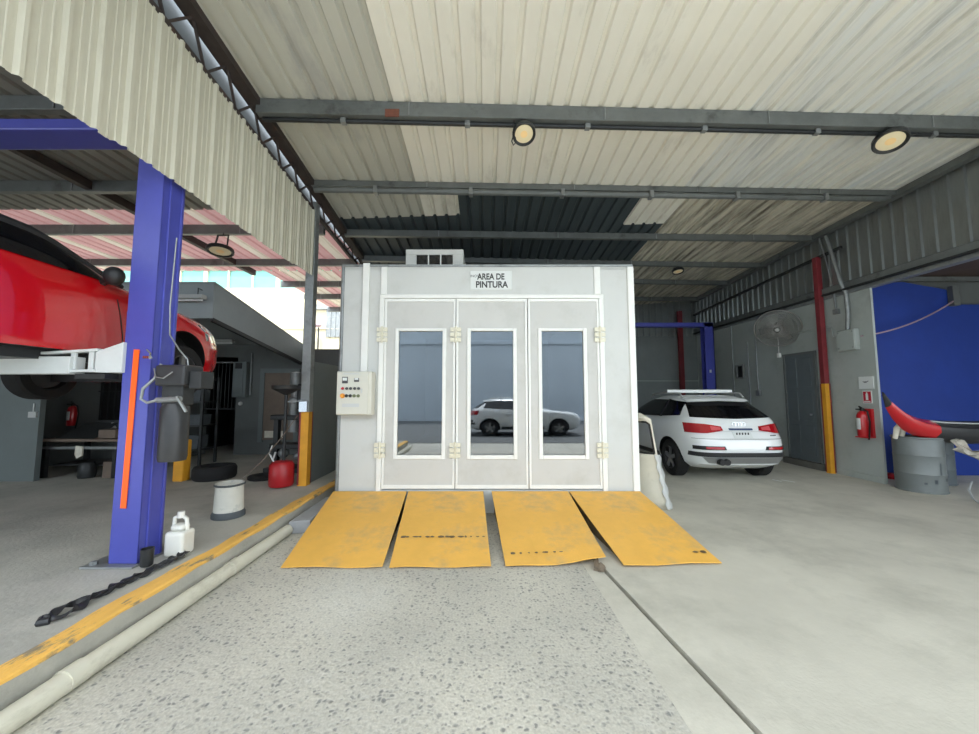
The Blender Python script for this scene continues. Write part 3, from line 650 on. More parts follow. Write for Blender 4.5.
# ------------------------------------------------------------------ cars
class CarForm:
    """levels: (z, half width, rear y, front y); plan outline is a superellipse, so any (x,z) or (y,z) can be put on the skin"""
    def __init__(s_, levels, org, n=5.): s_.lv = levels; s_.o = V(org); s_.n = n
    def at(s_, z):
        L = s_.lv
        if z <= L[0][0]: return L[0][1:]
        for a, b in zip(L, L[1:]):
            if z <= b[0]:
                f = (z - a[0]) / (b[0] - a[0]); return tuple(lerp(a[k], b[k], f) for k in (1, 2, 3))
        return L[-1][1:]
    def rear(s_, x, z, off=0.):
        w, yb, yf = s_.at(z); yc = (yb + yf) / 2; l = yc - yb; k = min(1, abs(x / w)); return s_.o + V((x, yc - l * (1 - k ** s_.n) ** (1 / s_.n) - off, z))
    def front(s_, x, z, off=0.):
        w, yb, yf = s_.at(z); yc = (yb + yf) / 2; l = yf - yc; k = min(1, abs(x / w)); return s_.o + V((x, yc + l * (1 - k ** s_.n) ** (1 / s_.n) + off, z))
    def side(s_, y, z, sgn, off=0.):
        w, yb, yf = s_.at(z); yc = (yb + yf) / 2; l = (yf - yb) / 2; k = min(1, abs((y - yc) / l)); return s_.o + V((sgn * (w * (1 - k ** s_.n) ** (1 / s_.n) + off), y, z))
    def body(s_, dens=6, nn=96):
        mb = MB(); rings = []
        zs = []
        for a, b in zip(s_.lv, s_.lv[1:]):
            m = max(1, int((b[0] - a[0]) / .035)); zs += [lerp(a[0], b[0], k / m) for k in range(m)]
        zs.append(s_.lv[-1][0])
        for z in zs:
            w, yb, yf = s_.at(z); yc = (yb + yf) / 2; l = (yf - yb) / 2; r = []
            for k in range(nn):
                a = 2 * PI * k / nn; c, sn = math.cos(a), math.sin(a)
                r.append(mb.bm.verts.new(s_.o + V((w * math.copysign(abs(c) ** (2 / s_.n), c), yc + l * math.copysign(abs(sn) ** (2 / s_.n), sn), z))))
            rings.append(r)
        for a, b in zip(rings, rings[1:]):
            for k in range(nn): mb.face([a[k], a[(k + 1) % nn], b[(k + 1) % nn], b[k]])
        mb.face(rings[0][::-1]); mb.face(rings[-1]); return mb
    def patch(s_, fn, tops, bots, off, nz=6, nx=3):
        rows = []
        def sub(P):
            out = []
            for a, b in zip(P, P[1:]): out += [(lerp(a[0], b[0], k / nx), lerp(a[1], b[1], k / nx)) for k in range(nx)]
            return out + [P[-1]]
        T, B = sub(tops), sub(bots)
        mb = MB(); o = []
        for i in range(nz + 1):
            f = i / nz; rows.append([fn(lerp(t[0], b[0], f), lerp(t[1], b[1], f), off) for t, b in zip(T, B)])
            o.append([fn(lerp(t[0], b[0], f), lerp(t[1], b[1], f), -.01) for t, b in zip(T, B)])
        mb.shell(rows, lambda i, j: o[i][j] - rows[i][j]); return mb
def cut_wheels(ob, cuts, well, boxes=()):
    ob.data.materials.append(M[well])
    for q in list(cuts) + list(boxes):
        mb = MB()
        if len(q) == 3: c, r, w = q; mb.lathe([(0, -w), (r, -w), (r, w), (0, w)], c, (1, 0, 0), 40)
        else: mb.b2(*q)
        cu = mb.build('cutter', 'black', None); cu.data.materials.clear(); cu.data.materials.append(M[well])
        if ob.parent: cu.location = -root_loc(ob.parent) + V((0, 0, 0))
        cu.parent = ob.parent; cu.location = -root_loc(ob.parent)
        md = ob.modifiers.new('arch', 'BOOLEAN'); md.object = cu; md.operation = 'DIFFERENCE'; md.solver = 'EXACT'; md.material_mode = 'TRANSFER'
        bpy.context.view_layer.update(); dg = bpy.context.evaluated_depsgraph_get()
        me = bpy.data.meshes.new_from_object(ob.evaluated_get(dg)); ob.modifiers.clear(); old = ob.data; ob.data = me; me.name = 'body'
        bpy.data.objects.remove(cu)
    for p in ob.data.polygons: p.use_smooth = True
    ob.data.set_sharp_from_angle(angle=math.radians(38))
def wheel(parent, c, r, w, sgn):
    wv = thing('wheel', c, '', ''); del wv['label']; del wv['category']; wv.parent = parent; wv.location = V(c) - root_loc(parent)
    ax = (sgn, 0, 0); h = w / 2; q = r * .64
    mb = MB(); mb.lathe([(q, -h), (r * .93, -h), (r, -h * .75), (r, h * .75), (r * .93, h), (q, h), (q * .97, h * .7), (q * .97, -h * .7)], c, ax, 40, closed=True); mb.build('tyre', 'rubber', wv, smooth=True)
    mb = MB(); mb.lathe([(q, h * .9), (q * .93, h * .92), (q * .9, h * .3), (q * .9, -h * .5), (0, -h * .5)], c, ax, 32)
    mb.build('rim', 'rim_edge', wv, smooth=True)
    mb = MB(); cc = V(c)
    for k in range(5):
        a = 2 * PI * k / 5 + .3; d = V((0, math.cos(a), math.sin(a))); mb.bar(cc + V((sgn * h * .78, 0, 0)) + d * .02, cc + V((sgn * h * .72, 0, 0)) + d * q * .93, q * .3, .03, (1, 0, 0))
    mb.lathe([(0, h * .95), (q * .22, h * .9), (q * .28, h * .6), (0, h * .6)], c, ax, 16); mb.build('spokes', 'alloy', wv, smooth=True)

SUV = [(.24, .78, .3, 4.1), (.34, .85, .07, 4.28), (.46, .885, .02, 4.35), (.62, .9, 0, 4.385), (.78, .9, .03, 4.36), (.9, .895, .1, 4.26), (.98, .885, .14, 4.05), (1.03, .87, .17, 3.5), (1.09, .845, .2, 3.12), (1.15, .8, .24, 2.95), (1.28, .725, .43, 2.72), (1.40, .655, .64, 2.4), (1.47, .61, .72, 2.15), (1.52, .55, .84, 1.98), (1.55, .42, 1.05, 1.8)]
def make_suv(org, label):
    cf = CarForm([(a, b * 1.03, c, d) for a, b, c, d in SUV], org, 5.6); R_ = cf.rear; t = thing('suv', org, label, 'car')
    b = cf.body().build('body', 'car_white', t)
    o = V(org); ws = [(o + V((sx * .79, y, .345)), sx) for sx in (-1, 1) for y in (.86, 3.46)]
    cut_wheels(b, [(p + V((sx * .12, 0, .01)), .395, .22) for p, sx in ws], 'black')
    for p, sx in ws: wheel(t, p, .345, .22, sx)
    P = lambda fn, T, B, nm, m, off=.006, par=None, **k: cf.patch(fn, T, B, off, **k).build(nm, m, par or t, smooth=True)
    P(R_, [(-.6, 1.415), (0, 1.435), (.6, 1.415)], [(-.73, 1.15), (0, 1.125), (.73, 1.15)], 'rear_window', 'glass_dark', .014, nz=12, nx=10)
    P(R_, [(-.6, 1.48), (0, 1.505), (.6, 1.48)], [(-.6, 1.43), (0, 1.452), (.6, 1.43)], 'roof_spoiler', 'car_white', .1, nx=8)
    for sg in (-1, 1):
        P(R_, [(sg * .34, 1.0), (sg * .6, 1.04), (sg * .83, 1.05)], [(sg * .32, .93), (sg * .6, .885), (sg * .84, .88)], 'tail_light', 'light_red', .03, nx=14)
        P(R_, [(sg * .36, .985), (sg * .52, 1.01)], [(sg * .36, .945), (sg * .52, .93)], 'light_lens', 'light_pink', .034)
        P(R_, [(sg * .36, .665), (sg * .8, .665)], [(sg * .34, .605), (sg * .8, .6)], 'reflector_recess', 'black', .02, nx=14)
        P(R_, [(sg * .38, .655), (sg * .66, .655)], [(sg * .38, .615), (sg * .66, .615)], 'reflector', 'light_red', .03, nx=8)
        P(lambda y, z, off, sg=sg: cf.side(y, z, sg, off), [(.75, 1.42), (1.2, 1.46), (2.1, 1.46), (2.5, 1.32)], [(.62, 1.17), (1.2, 1.13), (2.1, 1.1), (2.78, 1.1)], 'side_window', 'glass_dark', .016, nz=10, nx=8)
        P(lambda y, z, off, sg=sg: cf.side(y, z, sg, off), [(1.22, 1.47), (1.29, 1.47)], [(1.22, 1.12), (1.29, 1.12)], 'pillar', 'black', .02)
        P(lambda y, z, off, sg=sg: cf.side(y, z, sg, off), [(1.3, .4), (2.9, .4)], [(1.3, .3), (2.9, .3)], 'sill', 'plastic_black', .012)
        P(lambda y, z, off, sg=sg: cf.side(y, z, sg, off), [(1.42, .92), (1.6, .92)], [(1.42, .89), (1.6, .89)], 'door_handle', 'silver', .03)
        mb = MB(); mb.tube([o + V((sg * .60, y, z)) for y, z in ((.85, 1.5), (.95, 1.585), (1.6, 1.6), (2.1, 1.57), (2.2, 1.5))], .018, 8); mb.build('roof_rail', 'silver', t, smooth=True)
        mb = MB(); mb.box(o + V((sg * .95, 2.72, 1.07)), (.2, .1, .14)); mb.build('mirror', 'car_white', t, bevel=.03)
    MB().bar(o + V((-.68, 1.3, 1.63)), o + V((.68, 1.3, 1.63)), .03, .07).build('roof_bar', 'silver', t, bevel=.008)
    P(R_, [(-.83, .555), (.83, .555)], [(-.83, .48), (.83, .48)], 'bumper_band', 'plastic_black', .03, nx=60)
    P(R_, [(-.7, .47), (.7, .47)], [(-.6, .37), (.6, .37)], 'skid_plate', 'alloy', .03, nx=12)
    P(R_, [(-.8, .79), (.8, .79)], [(-.8, .784), (.8, .784)], 'tailgate_seam', 'ink', .006, nx=30)
    P(R_, [(-.66, .915), (.66, .915)], [(-.66, .907), (.66, .907)], 'crease', 'silver', .006, nx=12)
    pl = P(R_, [(-.16, .935), (.16, .935)], [(-.16, .80), (.16, .80)], 'number_plate', 'plate_white', .012)
    P(R_, [(-.2, .965), (.2, .965)], [(-.2, .935), (.2, .935)], 'plate_light', 'plate_blue', .03)
    mb = MB()
    for k in range(5): mb.box(R_(-.1 + .05 * k, .865, .014), (.02, .006, .06))
    mb.build('plate_character', 'ink', pl)
    mb = MB()
    for k in range(4): mb.torus(R_(-.0825 + .055 * k, 1.03, .008), .034, .006, (0, -1, .1), 20, 6)
    mb.build('ring_emblem', 'chrome', t, smooth=True)
    mb = MB()
    for k in range(3): mb.box(R_(.5 + .04 * k, .845, .008), (.025, .006, .02))
    mb.build('badge', 'rim_edge', t)
    for dx in (-.44, -.35):
        mb = MB(); mb.lathe([(0, -.0), (.05, -.0), (.055, .02), (.055, .2), (0, .2)], o + V((dx, -.05, .4)), (0, 1, 0), 16); mb.build('exhaust_tip', 'black', t, smooth=True)
    P(cf.front, [(-.4, .8), (.4, .8)], [(-.35, .45), (.35, .45)], 'grille', 'black', .008)
    for sg in (-1, 1): P(cf.front, [(sg * .45, .84), (sg * .8, .86)], [(sg * .45, .72), (sg * .8, .74)], 'headlight', 'chrome', .008)
    P(cf.front, [(-.6, 1.42), (.6, 1.42)], [(-.74, 1.11), (.74, 1.11)], 'windscreen', 'glass_dark', .006)
    return t
suv = make_suv((4.49, 6.38, 0), 'white SUV parked behind the booth, seen from its rear left')

RED = [(.2, .74, .3, 4.1), (.3, .82, .1, 4.24), (.45, .855, .02, 4.3), (.65, .865, 0, 4.3), (.82, .86, .05, 4.22), (.92, .85, .1, 4.05), (.98, .84, .12, 3.8), (1.04, .82, .16, 3.35), (1.1, .80, .2, 2.95), (1.18, .77, .4, 2.75), (1.28, .725, .7, 2.5), (1.36, .69, .95, 2.27), (1.41, .64, 1.15, 2.08), (1.44, .54, 1.3, 1.9)]
def make_red(org):
    cf = CarForm(RED, org, 5.); o = V(org); t = thing('car', org, 'red car raised on the blue two-post lift', 'car')
    b = cf.body().build('body', 'car_red', t)
    ws = [(o + V((sx * .75, y, .31)), sx) for sx in (-1, 1) for y in (.8, 3.42)]
    cut_wheels(b, [(p + V((sx * .12, 0, .11)), .36, .24) for p, sx in ws], 'black', [(o + V((-1.2, .45, 0)), o + V((1.2, 3.4, .42)))])
    for p, sx in ws: wheel(t, p, .31, .2, sx)
    S = lambda sg: (lambda y, z, off: cf.side(y, z, sg, off))
    P = lambda fn, T, B, nm, m, off=.006, **k: cf.patch(fn, T, B, off, **k).build(nm, m, t, smooth=True)
    for sg in (-1, 1):
        P(S(sg), [(1.1, 1.32), (1.7, 1.35), (2.05, 1.34), (2.4, 1.25), (2.74, 1.11)], [(.6, 1.14), (1.6, 1.1), (2.1, 1.09), (2.5, 1.085), (2.78, 1.08)], 'side_window', 'glass_dark', .012, nz=10, nx=6)
        mb = MB(); pts = [S(sg)(y, z, .008) for y, z in ((1.0, 1.33), (1.7, 1.36), (2.05, 1.35), (2.25, 1.315), (2.45, 1.25), (2.62, 1.175), (2.8, 1.1))]; mb.tube(pts, .036, 8); mb.build('window_pillar', 'plastic_black', t, smooth=True)
        P(S(sg), [(2.62, .94), (2.63, .94)], [(2.7, .46), (2.71, .46)], 'door_seam', 'black', .002)
        P(S(sg), [(1.3, .94), (1.31, .94)], [(1.35, .46), (1.36, .46)], 'door_seam', 'black', .002)
        P(S(sg), [(1.45, .9), (1.65, .9)], [(1.45, .87), (1.65, .87)], 'door_handle', 'car_red', .03)
        mb = MB(); mb.sphere(o + V((sg * .93, 2.5, 1.12)), .085, 16, (1, .8, 1)); mb.bar(o + V((sg * .8, 2.52, 1.06)), o + V((sg * .9, 2.5, 1.09)), .04); mb.build('mirror', 'plastic_black', t, smooth=True)
        P(cf.front, [(sg * .5, .86), (sg * .68, .9), (sg * .8, .9)], [(sg * .5, .72), (sg * .68, .7), (sg * .81, .72)], 'headlight', 'chrome', .01)
        P(S(sg), [(3.86, .9), (3.98, .86)], [(3.98, .7), (4.06, .68)], 'headlight_trim', 'chrome', .008)
    P(cf.front, [(-.5, 1.38), (.5, 1.38)], [(-.72, 1.1), (.72, 1.1)], 'windscreen', 'glass_dark', .006)
    P(cf.rear, [(-.5, 1.36), (.5, 1.36)], [(-.68, 1.12), (.68, 1.12)], 'rear_window', 'glass_dark', .006)
    P(cf.front, [(-.35, .6), (.35, .6)], [(-.35, .4), (.35, .4)], 'grille', 'black', .008)
    mb = MB()
    mb.b2(o + V((-.7, 1.2, .34)), o + V((.7, 3.0, .43))); mb.tube([o + V((.2, .4, .36)), o + V((.2, 3.4, .36))], .04, 8); mb.build('underbody', 'dark_metal', t)
    return t
make_red((-4.28, .72, 1.5))

# ------------------------------------------------------------------ two post lift (left)
t = thing('two_post_lift', (-2.83, 3.08, .22), 'blue two-post car lift holding up the red car', 'vehicle lift')
def column(x0, x1, sgn):
    mb = MB(); y0_, y1_ = 2.96, 3.18
    mb.b2((x0, y0_, .235), (x1, y0_ + .012, 3.95)); 
    xo = x1 if sgn > 0 else x0; mb.b2((xo - .012 * (sgn > 0), y0_, .235), (xo + .012 * (sgn < 0), y1_, 3.95))
    mb.b2((x0, y1_ - .012, .235), (x1, y1_, 3.95))
    mb.b2((xo - sgn * .03, y0_ + .06, .235), (xo + sgn * .012, y0_ + .075, 3.95)); mb.b2((xo - sgn * .03, y1_ - .04, .235), (xo + sgn * .01, y1_ - .02, 3.95))
    mb.build('column', 'blue_paint', t, bevel=.006)
    MB().b2((x0 - .16, 2.9, .22), (x1 + .015, 3.3, .235)).build('base_plate', 'galv', t, bevel=.004)
    mb = MB()
    for sx, sy in ((x0 - .1, 2.95), (x0 - .1, 3.25)): mb.lathe([(0, 0), (.022, 0), (.022, .025), (0, .03)], (sx, sy, .235), n=6)
    mb.build('anchor_bolt', 'galv', t)
    mb = MB(); c = (x0 + x1) / 2 - sgn * .06
    mb.b2((c - .1, 3.0, 1.62), (c + .06, 3.14, 2.25)); mb.build('carriage', 'blue_paint', t, bevel=.01)
column(-2.95, -2.72, 1); column(-5.88, -5.65, -1)
mb = MB(); mb.b2((-5.9, 2.99, 3.84), (-2.7, 3.26, 3.945)); mb.build('overhead_beam', 'blue_paint', t, bevel=.012)
mb = MB(); mb.bar((-2.84, 2.953, 1.92), (-2.855, 2.953, .66), .045, .006, (0, 1, 0)); mb.build('orange_strip', 'orange', t)
# white swing arms
def arm(sx, xb):
    d = -sx
    mb = MB(); y = 2.93
    mb.prism([(xb, y, 1.98), (xb + d * .22, y, 1.9), (xb + d * .22, y, 1.73), (xb, y, 1.73)], (0, .16, 0)); mb.build('arm_bracket', 'lift_white', t, bevel=.006)
    mb = MB(); mb.b2((xb + d * .4, y - .02, 1.72), (xb + d * 1.3, y + .1, 1.86)); mb.build('arm', 'lift_white', t, bevel=.006)
    mb = MB(); mb.bar((xb + d * .2, y + .02, 1.915), (xb + d * 1.0, y + .02, 1.865), .06, .022); mb.bar((xb + d * .2, y + .02, 1.745), (xb + d * .45, y + .02, 1.745), .06, .022)
    mb.bar((xb + d * .26, y + .02, 1.745), (xb + d * .26, y + .02, 1.91), .04, .03, (0, 1, 0)); mb.bar((xb + d * .41, y + .02, 1.73), (xb + d * .41, y + .02, 1.905), .04, .02, (0, 1, 0)); mb.build('arm_stay', 'lift_white', t, bevel=.004)
    mb = MB(); mb.lathe([(0, 0), (.06, 0), (.06, .03), (0, .03)], (xb + d * .95, y + .04, 1.86), n=16); mb.build('lift_pad', 'rubber', t)
    mb = MB(); mb.b2((xb + d * .12, y - .01, 1.68), (xb + d * .36, y + .1, 1.72)); mb.build('arm_catch', 'dark_metal', t)
arm(1, -2.93); arm(-1, -5.67)
# power unit on the column
pu = MB(); pu.b2((-2.60, 2.86, 1.62), (-2.36, 3.06, 1.79)); p = pu.build('pump_block', 'plastic_black', t, bevel=.02)
mb = MB(); mb.b2((-2.36, 2.9, 1.60), (-2.26, 3.04, 1.74)); mb.build('switch_box', 'dark_metal', p, bevel=.01)
mb = MB(); mb.lathe([(0, 1.02), (.09, 1.03), (.095, 1.06), (.095, 1.44), (.08, 1.48), (0, 1.48)], (-2.5, 2.96, 0), n=24); mb.build('oil_reservoir', 'plastic_black', t, smooth=True)
mb = MB(); mb.b2((-2.57, 2.9, 1.47), (-2.40, 3.02, 1.63)); mb.build('valve_block', 'dark_metal', t, bevel=.01)
mb = MB(); mb.tube([(-2.6, 2.9, 1.51), (-2.4, 2.88, 1.52)], .022, 10); mb.bar((-2.41, 2.86, 1.54), (-2.33, 2.86, 1.42), .016); mb.build('release_lever', 'galv', t)
mb = MB(); mb.tube([(-2.62, 2.94, 1.8), (-2.63, 2.9, 1.68), (-2.68, 2.86, 1.6), (-2.69, 2.86, 1.52), (-2.64, 2.86, 1.49), (-2.58, 2.88, 1.51)], .011, 8); mb.tube([(-2.62, 2.88, 1.76), (-2.57, 2.84, 1.69), (-2.5, 2.83, 1.68), (-2.44, 2.84, 1.73)], .005, 6); mb.build('hose', 'galv', t, smooth=True)
mb = MB(); mb.tube([(-2.66, 3.05, 2.9), (-2.66, 3.03, 2.3), (-2.62, 3.0, 2.05), (-2.5, 2.96, 1.92), (-2.42, 2.95, 1.84), (-2.41, 2.95, 1.78)], .0055, 6); mb.build('power_cable', 'galv', t, smooth=True)
mb = MB(); mb.box((-2.7, 2.9, 1.85), (.05, .03, .02)); mb.tube([(-2.68, 2.9, 1.84), (-2.66, 2.88, 1.88), (-2.69, 2.88, 1.91)], .006, 6); mb.build('safety_catch', 'chrome', t)

# blue lift at the back right
t = thing('two_post_lift', (4.4, 10.2, 0), 'blue two-post lift frame in the dark back, behind the SUV', 'vehicle lift')
for x0_, x1_ in ((2.3, 2.56), (6.12, 6.38)):
    mb = MB(); mb.b2((x0_, 10.1, .02), (x1_, 10.12, 3.58)); mb.b2((x0_, 10.28, .02), (x1_, 10.3, 3.58)); xo = x1_ if x0_ > 4 else x0_; mb.b2((xo - .02, 10.1, .02), (xo, 10.3, 3.58)); mb.build('column', 'blue_paint', t)
    MB().b2((x0_ - .1, 10.0, 0), (x1_ + .1, 10.4, .02)).build('base_plate', 'galv', t)
    MB().b2((x0_ + .03, 10.13, .3), (x1_ - .03, 10.27, 1.1)).build('carriage', 'blue_paint', t)
MB().b2((2.3, 10.1, 3.46), (6.38, 10.3, 3.58)).build('overhead_beam', 'blue_paint', t, bevel=.01)
mb = MB(); mb.b2((6.21, 10.07, 2.17), (6.25, 10.1, 2.25)); mb.build('safety_catch', 'plate_white', t)

# ------------------------------------------------------------------ spray booth
BX0, BX1, BY = -1.95, 2.03, 4.95
bt = thing('spray_booth', (.04, 8, 0), 'white paint booth with three glazed door leaves, in the centre', 'paint booth')
mb = MB()
mb.b2((BX0, BY, 0), (-1.38, BY + .06, 3.34)); mb.b2((1.55, BY, 0), (BX1, BY + .06, 3.34)); mb.b2((-1.38, BY, 2.91), (1.55, BY + .06, 3.34)); mb.b2((-1.38, BY, 0), (1.55, BY + .06, .3))
mb.b2((BX0, BY + .06, 0), (BX0 + .06, 11.5, 3.34)); mb.b2((BX1 - .06, BY + .06, 0), (BX1, 11.5, 3.34)); mb.b2((BX0, 11.44, 0), (BX1, 11.5, 3.34)); mb.b2((BX0, BY, 3.28), (BX1, 11.5, 3.34)); mb.b2((BX0 + .06, BY + .06, .2), (BX1 - .06, 11.4, .28))
mb.build('cabinet', 'booth', bt)
MB().b2((BX1 - .07, BY - .025, .0), (BX1 + .015, BY + .06, 3.322)).build('corner_trim', 'white_trim', bt, bevel=.004)
for a, b in ((1.5, 1.585), (-1.44, -1.36)): MB().b2((a, BY - .02, 2.935), (b, BY, 3.322)).build('header_trim', 'white_trim', bt, bevel=.004)
mb = MB(); mb.b2((BX0 - .01, BY - .015, 3.325), (BX1 + .01, BY + .05, 3.355)); mb.build('top_cap', 'galv', bt)
mb = MB(); mb.b2((-1.69, BY - .035, 1.85), (-1.60, BY, 3.37)); mb.build('cable_duct', 'white_trim', bt, bevel=.006)
mb = MB(); mb.b2((-1.45, BY - .03, .02), (-1.385, BY, 2.875)); mb.b2((1.555, BY - .03, .02), (1.62, BY, 2.875)); mb.b2((-1.45, BY - .03, 2.875), (1.62, BY, 2.93)); mb.build('door_frame', 'white_trim', bt, bevel=.006)
mb = MB(); mb.tube([(BX0 - .03, BY + .03, .02), (BX0 - .03, BY + .03, 3.36)], .028, 10); mb.build('side_pipe', 'galv', bt, smooth=True)
for (x0_, x1_, g0, g1) in ((-1.38, -.41, -1.18, -.585), (-.40, .57, -.2, .375), (.58, 1.55, .765, 1.33)):
    y = BY - .012; z0_, z1_ = .315, 2.87
    mb = MB()
    for a, b in (((x0_, z0_), (g0, z1_)), ((g1, z0_), (x1_, z1_)), ((g0, z0_), (g1, .755)), ((g0, 2.42), (g1, z1_))): mb.b2((a[0], y, a[1]), (b[0], y + .05, b[1]))
    d = mb.build('door', 'booth_door', bt)
    mb = MB(); w = .03
    mb.b2((x0_, y - .012, z0_), (x0_ + w, y, z1_)); mb.b2((x1_ - w, y - .012, z0_), (x1_, y, z1_)); mb.b2((x0_ + w, y - .012, z0_), (x1_ - w, y, z0_ + .05)); mb.b2((x0_ + w, y - .012, z1_ - .04), (x1_ - w, y, z1_)); mb.build('edge_trim', 'white_trim', d, bevel=.004)
    mb = MB(); w = .05
    mb.b2((g0 - w, y - .02, .70), (g0, y + .03, 2.46)); mb.b2((g1, y - .02, .70), (g1 + w, y + .03, 2.46)); mb.b2((g0, y - .02, .70), (g1, y + .03, .755)); mb.b2((g0, y - .02, 2.42), (g1, y + .03, 2.46)); mb.build('window_frame', 'white_trim', d, bevel=.008)
    mb = MB(); mb.b2((g0, y + .012, .755), (g1, y + .02, 2.42)); mb.build('window_pane', 'tinted_glass', d)
def hinge(x, z):
    mb = MB()
    for sx in (-1, 1):
        for k in range(3): mb.box((x + sx * .04, BY - .04, z - .07 + .07 * k), (.065, .012, .055))
    mb.tube([(x, BY - .05, z - .11), (x, BY - .05, z + .11)], .014, 8)
    mb.build('hinge', 'zinc', bt)
for z in (2.37, .82):
    for x in (-1.405, -.405, 1.555): hinge(x, z)
# glazed box on top
mb = MB(); X0, X1, Y0, Z0, Z1 = -1.19, -.33, 5.3, 3.34, 3.72
fb = MB(); fb.b2((X0, Y0, Z1 - .08), (X1, Y0 + .06, Z1)); fb.b2((X0, Y0, Z0), (X0 + .16, Y0 + .06, Z1 - .08)); fb.b2((X1 - .16, Y0, Z0), (X1, Y0 + .06, Z1 - .08)); fb.b2((X0 + .16, Y0, Z0), (X1 - .16, Y0 + .06, Z0 + .05))
fb.b2((X0, Y0 + .06, Z0), (X0 + .03, Y0 + .7, Z1)); fb.b2((X1 - .03, Y0 + .06, Z0), (X1, Y0 + .7, Z1)); fb.b2((X0, Y0 + .06, Z1 - .03), (X1, Y0 + .7, Z1)); fb.b2((X0, Y0 + .67, Z0), (X1, Y0 + .7, Z1))
rt = thing('roof_unit', (-.76, 5.6, 3.34), 'white framed box with three dark panes on top of the booth', 'vent box')
fb.build('frame', 'booth', rt, bevel=.006)
mb = MB(); w = (X1 - X0 - .32) / 3
for k in (1, 2): mb.b2((X0 + .16 + w * k - .008, Y0 - .005, Z0), (X0 + .16 + w * k + .008, Y0 + .04, Z1 - .08))
mb.build('mullion', 'white_trim', rt)
MB().b2((X0 + .16, Y0 + .03, Z0 + .05), (X1 - .16, Y0 + .04, Z1 - .08)).build('pane', 'glass_dark', rt)
# sign
sg = thing('booth_sign', (.08, BY - .02, 2.99), 'white sign with lettering above the booth doors', 'sign')
MB().b2((-.21, BY - .012, 3.0), (.365, BY - .001, 3.265)).build('board', 'plate_white', sg, bevel=.003)
text('AREA DE', .118, (.075, BY - .013, 3.18), (0, -1, 0), 'ink', sg, bold=.0035, squeeze=.8)
text('PINTURA', .125, (.085, BY - .013, 3.068), (0, -1, 0), 'ink', sg, bold=.0035, squeeze=.86)
text('INOV', .05, (-.15, BY - .013, 3.19), (0, -1, 0), 'rim_edge', sg)
# control panel
cp = thing('control_panel', (-1.71, 4.85, 1.29), 'cream control box with two rows of buttons on the booth corner', 'control box')
MB().b2((-1.95, 4.78, 1.29), (-1.49, BY - .001, 1.86)).build('case', 'ctrl', cp, bevel=.012)
MB().b2((-1.94, 4.765, 1.30), (-1.53, 4.78, 1.85)).build('front_plate', 'ctrl', cp, bevel=.006)
def cpx(px, pz): return (lerp(-1.95, -1.555, (px - 85) / 450), lerp(1.86, 1.29, (pz - 90) / 580))
for (px, pz, w, h) in ((218, 207, .075, .085), (390, 205, .065, .05)):
    x, z = cpx(px, pz); mb = MB(); mb.box((x, 4.762, z), (w, .012, h)); o = mb.build('meter', 'rim_edge', cp, bevel=.004)
    mb = MB(); mb.box((x, 4.756, z + .012), (w * .75, .004, h * .45)); mb.build('meter_face', 'plate_white', o)
def btn(px, pz, m, r, nm):
    x, z = cpx(px, pz); mb = MB(); mb.lathe([(0, 0), (r * 1.25, 0), (r * 1.2, .01), (r, .012), (r * .9, .028), (0, .03)], (x, 4.765, z), (0, -1, 0), 14); mb.build(nm, m, cp, smooth=True)
for px, m in ((187, 'button_red'), (248, 'rim_edge'), (305, 'rim_edge'), (365, 'rim_edge'), (423, 'rim_edge')): btn(px, 318, m, .015, 'indicator')
for px, m in ((187, 'button_orange'), (245, 'ink'), (302, 'ink'), (360, 'button_green'), (420, 'button_green')): btn(px, 415, m, .017 if px > 200 else .026, 'button')
x, z = cpx(468, 350); MB().box((x, 4.762, z), (.018, .01, .06)).build('latch', 'silver', cp)
for px, pz, w, h in ((310, 118, .2, .01), (310, 135, .24, .006), (310, 540, .22, .045)):
    x, z = cpx(px, pz); MB().box((x, 4.7635, z), (w, .003, h)).build('printed_notice', 'silver', cp)

# ------------------------------------------------------------------ ramps
RG = 'yellow ramps in front of the booth'
def ramp(FL, FR, BL, BR, label, lift=.0, marks=()):
    FL, FR, BL, BR = V(FL), V(FR), V(BL), V(BR); c = (FL + FR + BL + BR) / 4
    t = thing('ramp', (c.x, c.y, 0), label, 'ramp', RG)
    n = 8; rows = []
    for i in range(n + 1):
        f = i / n; a = FL.lerp(BL, f); b = FR.lerp(BR, f); r = []
        for j in range(7):
            g = j / 6; p = a.lerp(b, g); p.z += .006 * math.sin(g * 9 + f * 5 + c.x) * (1 - f) + lift * max(0, g - .6) * (1 - f); r.append(p)
        rows.append(r)
    mb = MB(); mb.shell(rows, (0, 0, -.008)); mb.build('plate', 'ramp', t, bevel=.001)
    for q, (F, B) in enumerate(((FL, BL), (FR, BR))):
        sx = .035 if q == 0 else -.035
        mb = MB(); mb.prism([V((F.x + sx, F.y + .12, F.z + .003)), V((F.x + sx, F.y + .12, .002)), V((B.x + sx, B.y, .002)), V((B.x + sx, B.y, B.z - .01))], (sx * .3, 0, 0)); mb.build('side_rail', 'ramp_edge', t)
    mb = MB(); mb.b2((min(BL.x, BR.x) + .1, BL.y - .03, .0), (max(BL.x, BR.x) - .1, BL.y - .01, BL.z - .012)); mb.build('back_leg', 'ramp_edge', t)
    for (f0, f1, g, m_) in marks:
        pass
    mb = MB(); k = 0
    for (f, g, w, h) in marks:
        a = FL.lerp(BL, f); b = FR.lerp(BR, f); p = a.lerp(b, g); up = (BL - FL).normalized(); rt_ = (FR - FL).normalized(); nn = rt_.cross(up).normalized()
        pts = [p + rt_ * (w * math.cos(q * PI / 4) * random.uniform(.6, 1)) + up * (h * math.sin(q * PI / 4) * random.uniform(.6, 1)) + nn * .007 for q in range(8)]
        mb.prism(pts, nn * .001)
    if marks: mb.build('bare_patch', 'ramp_edge', t)
    return t
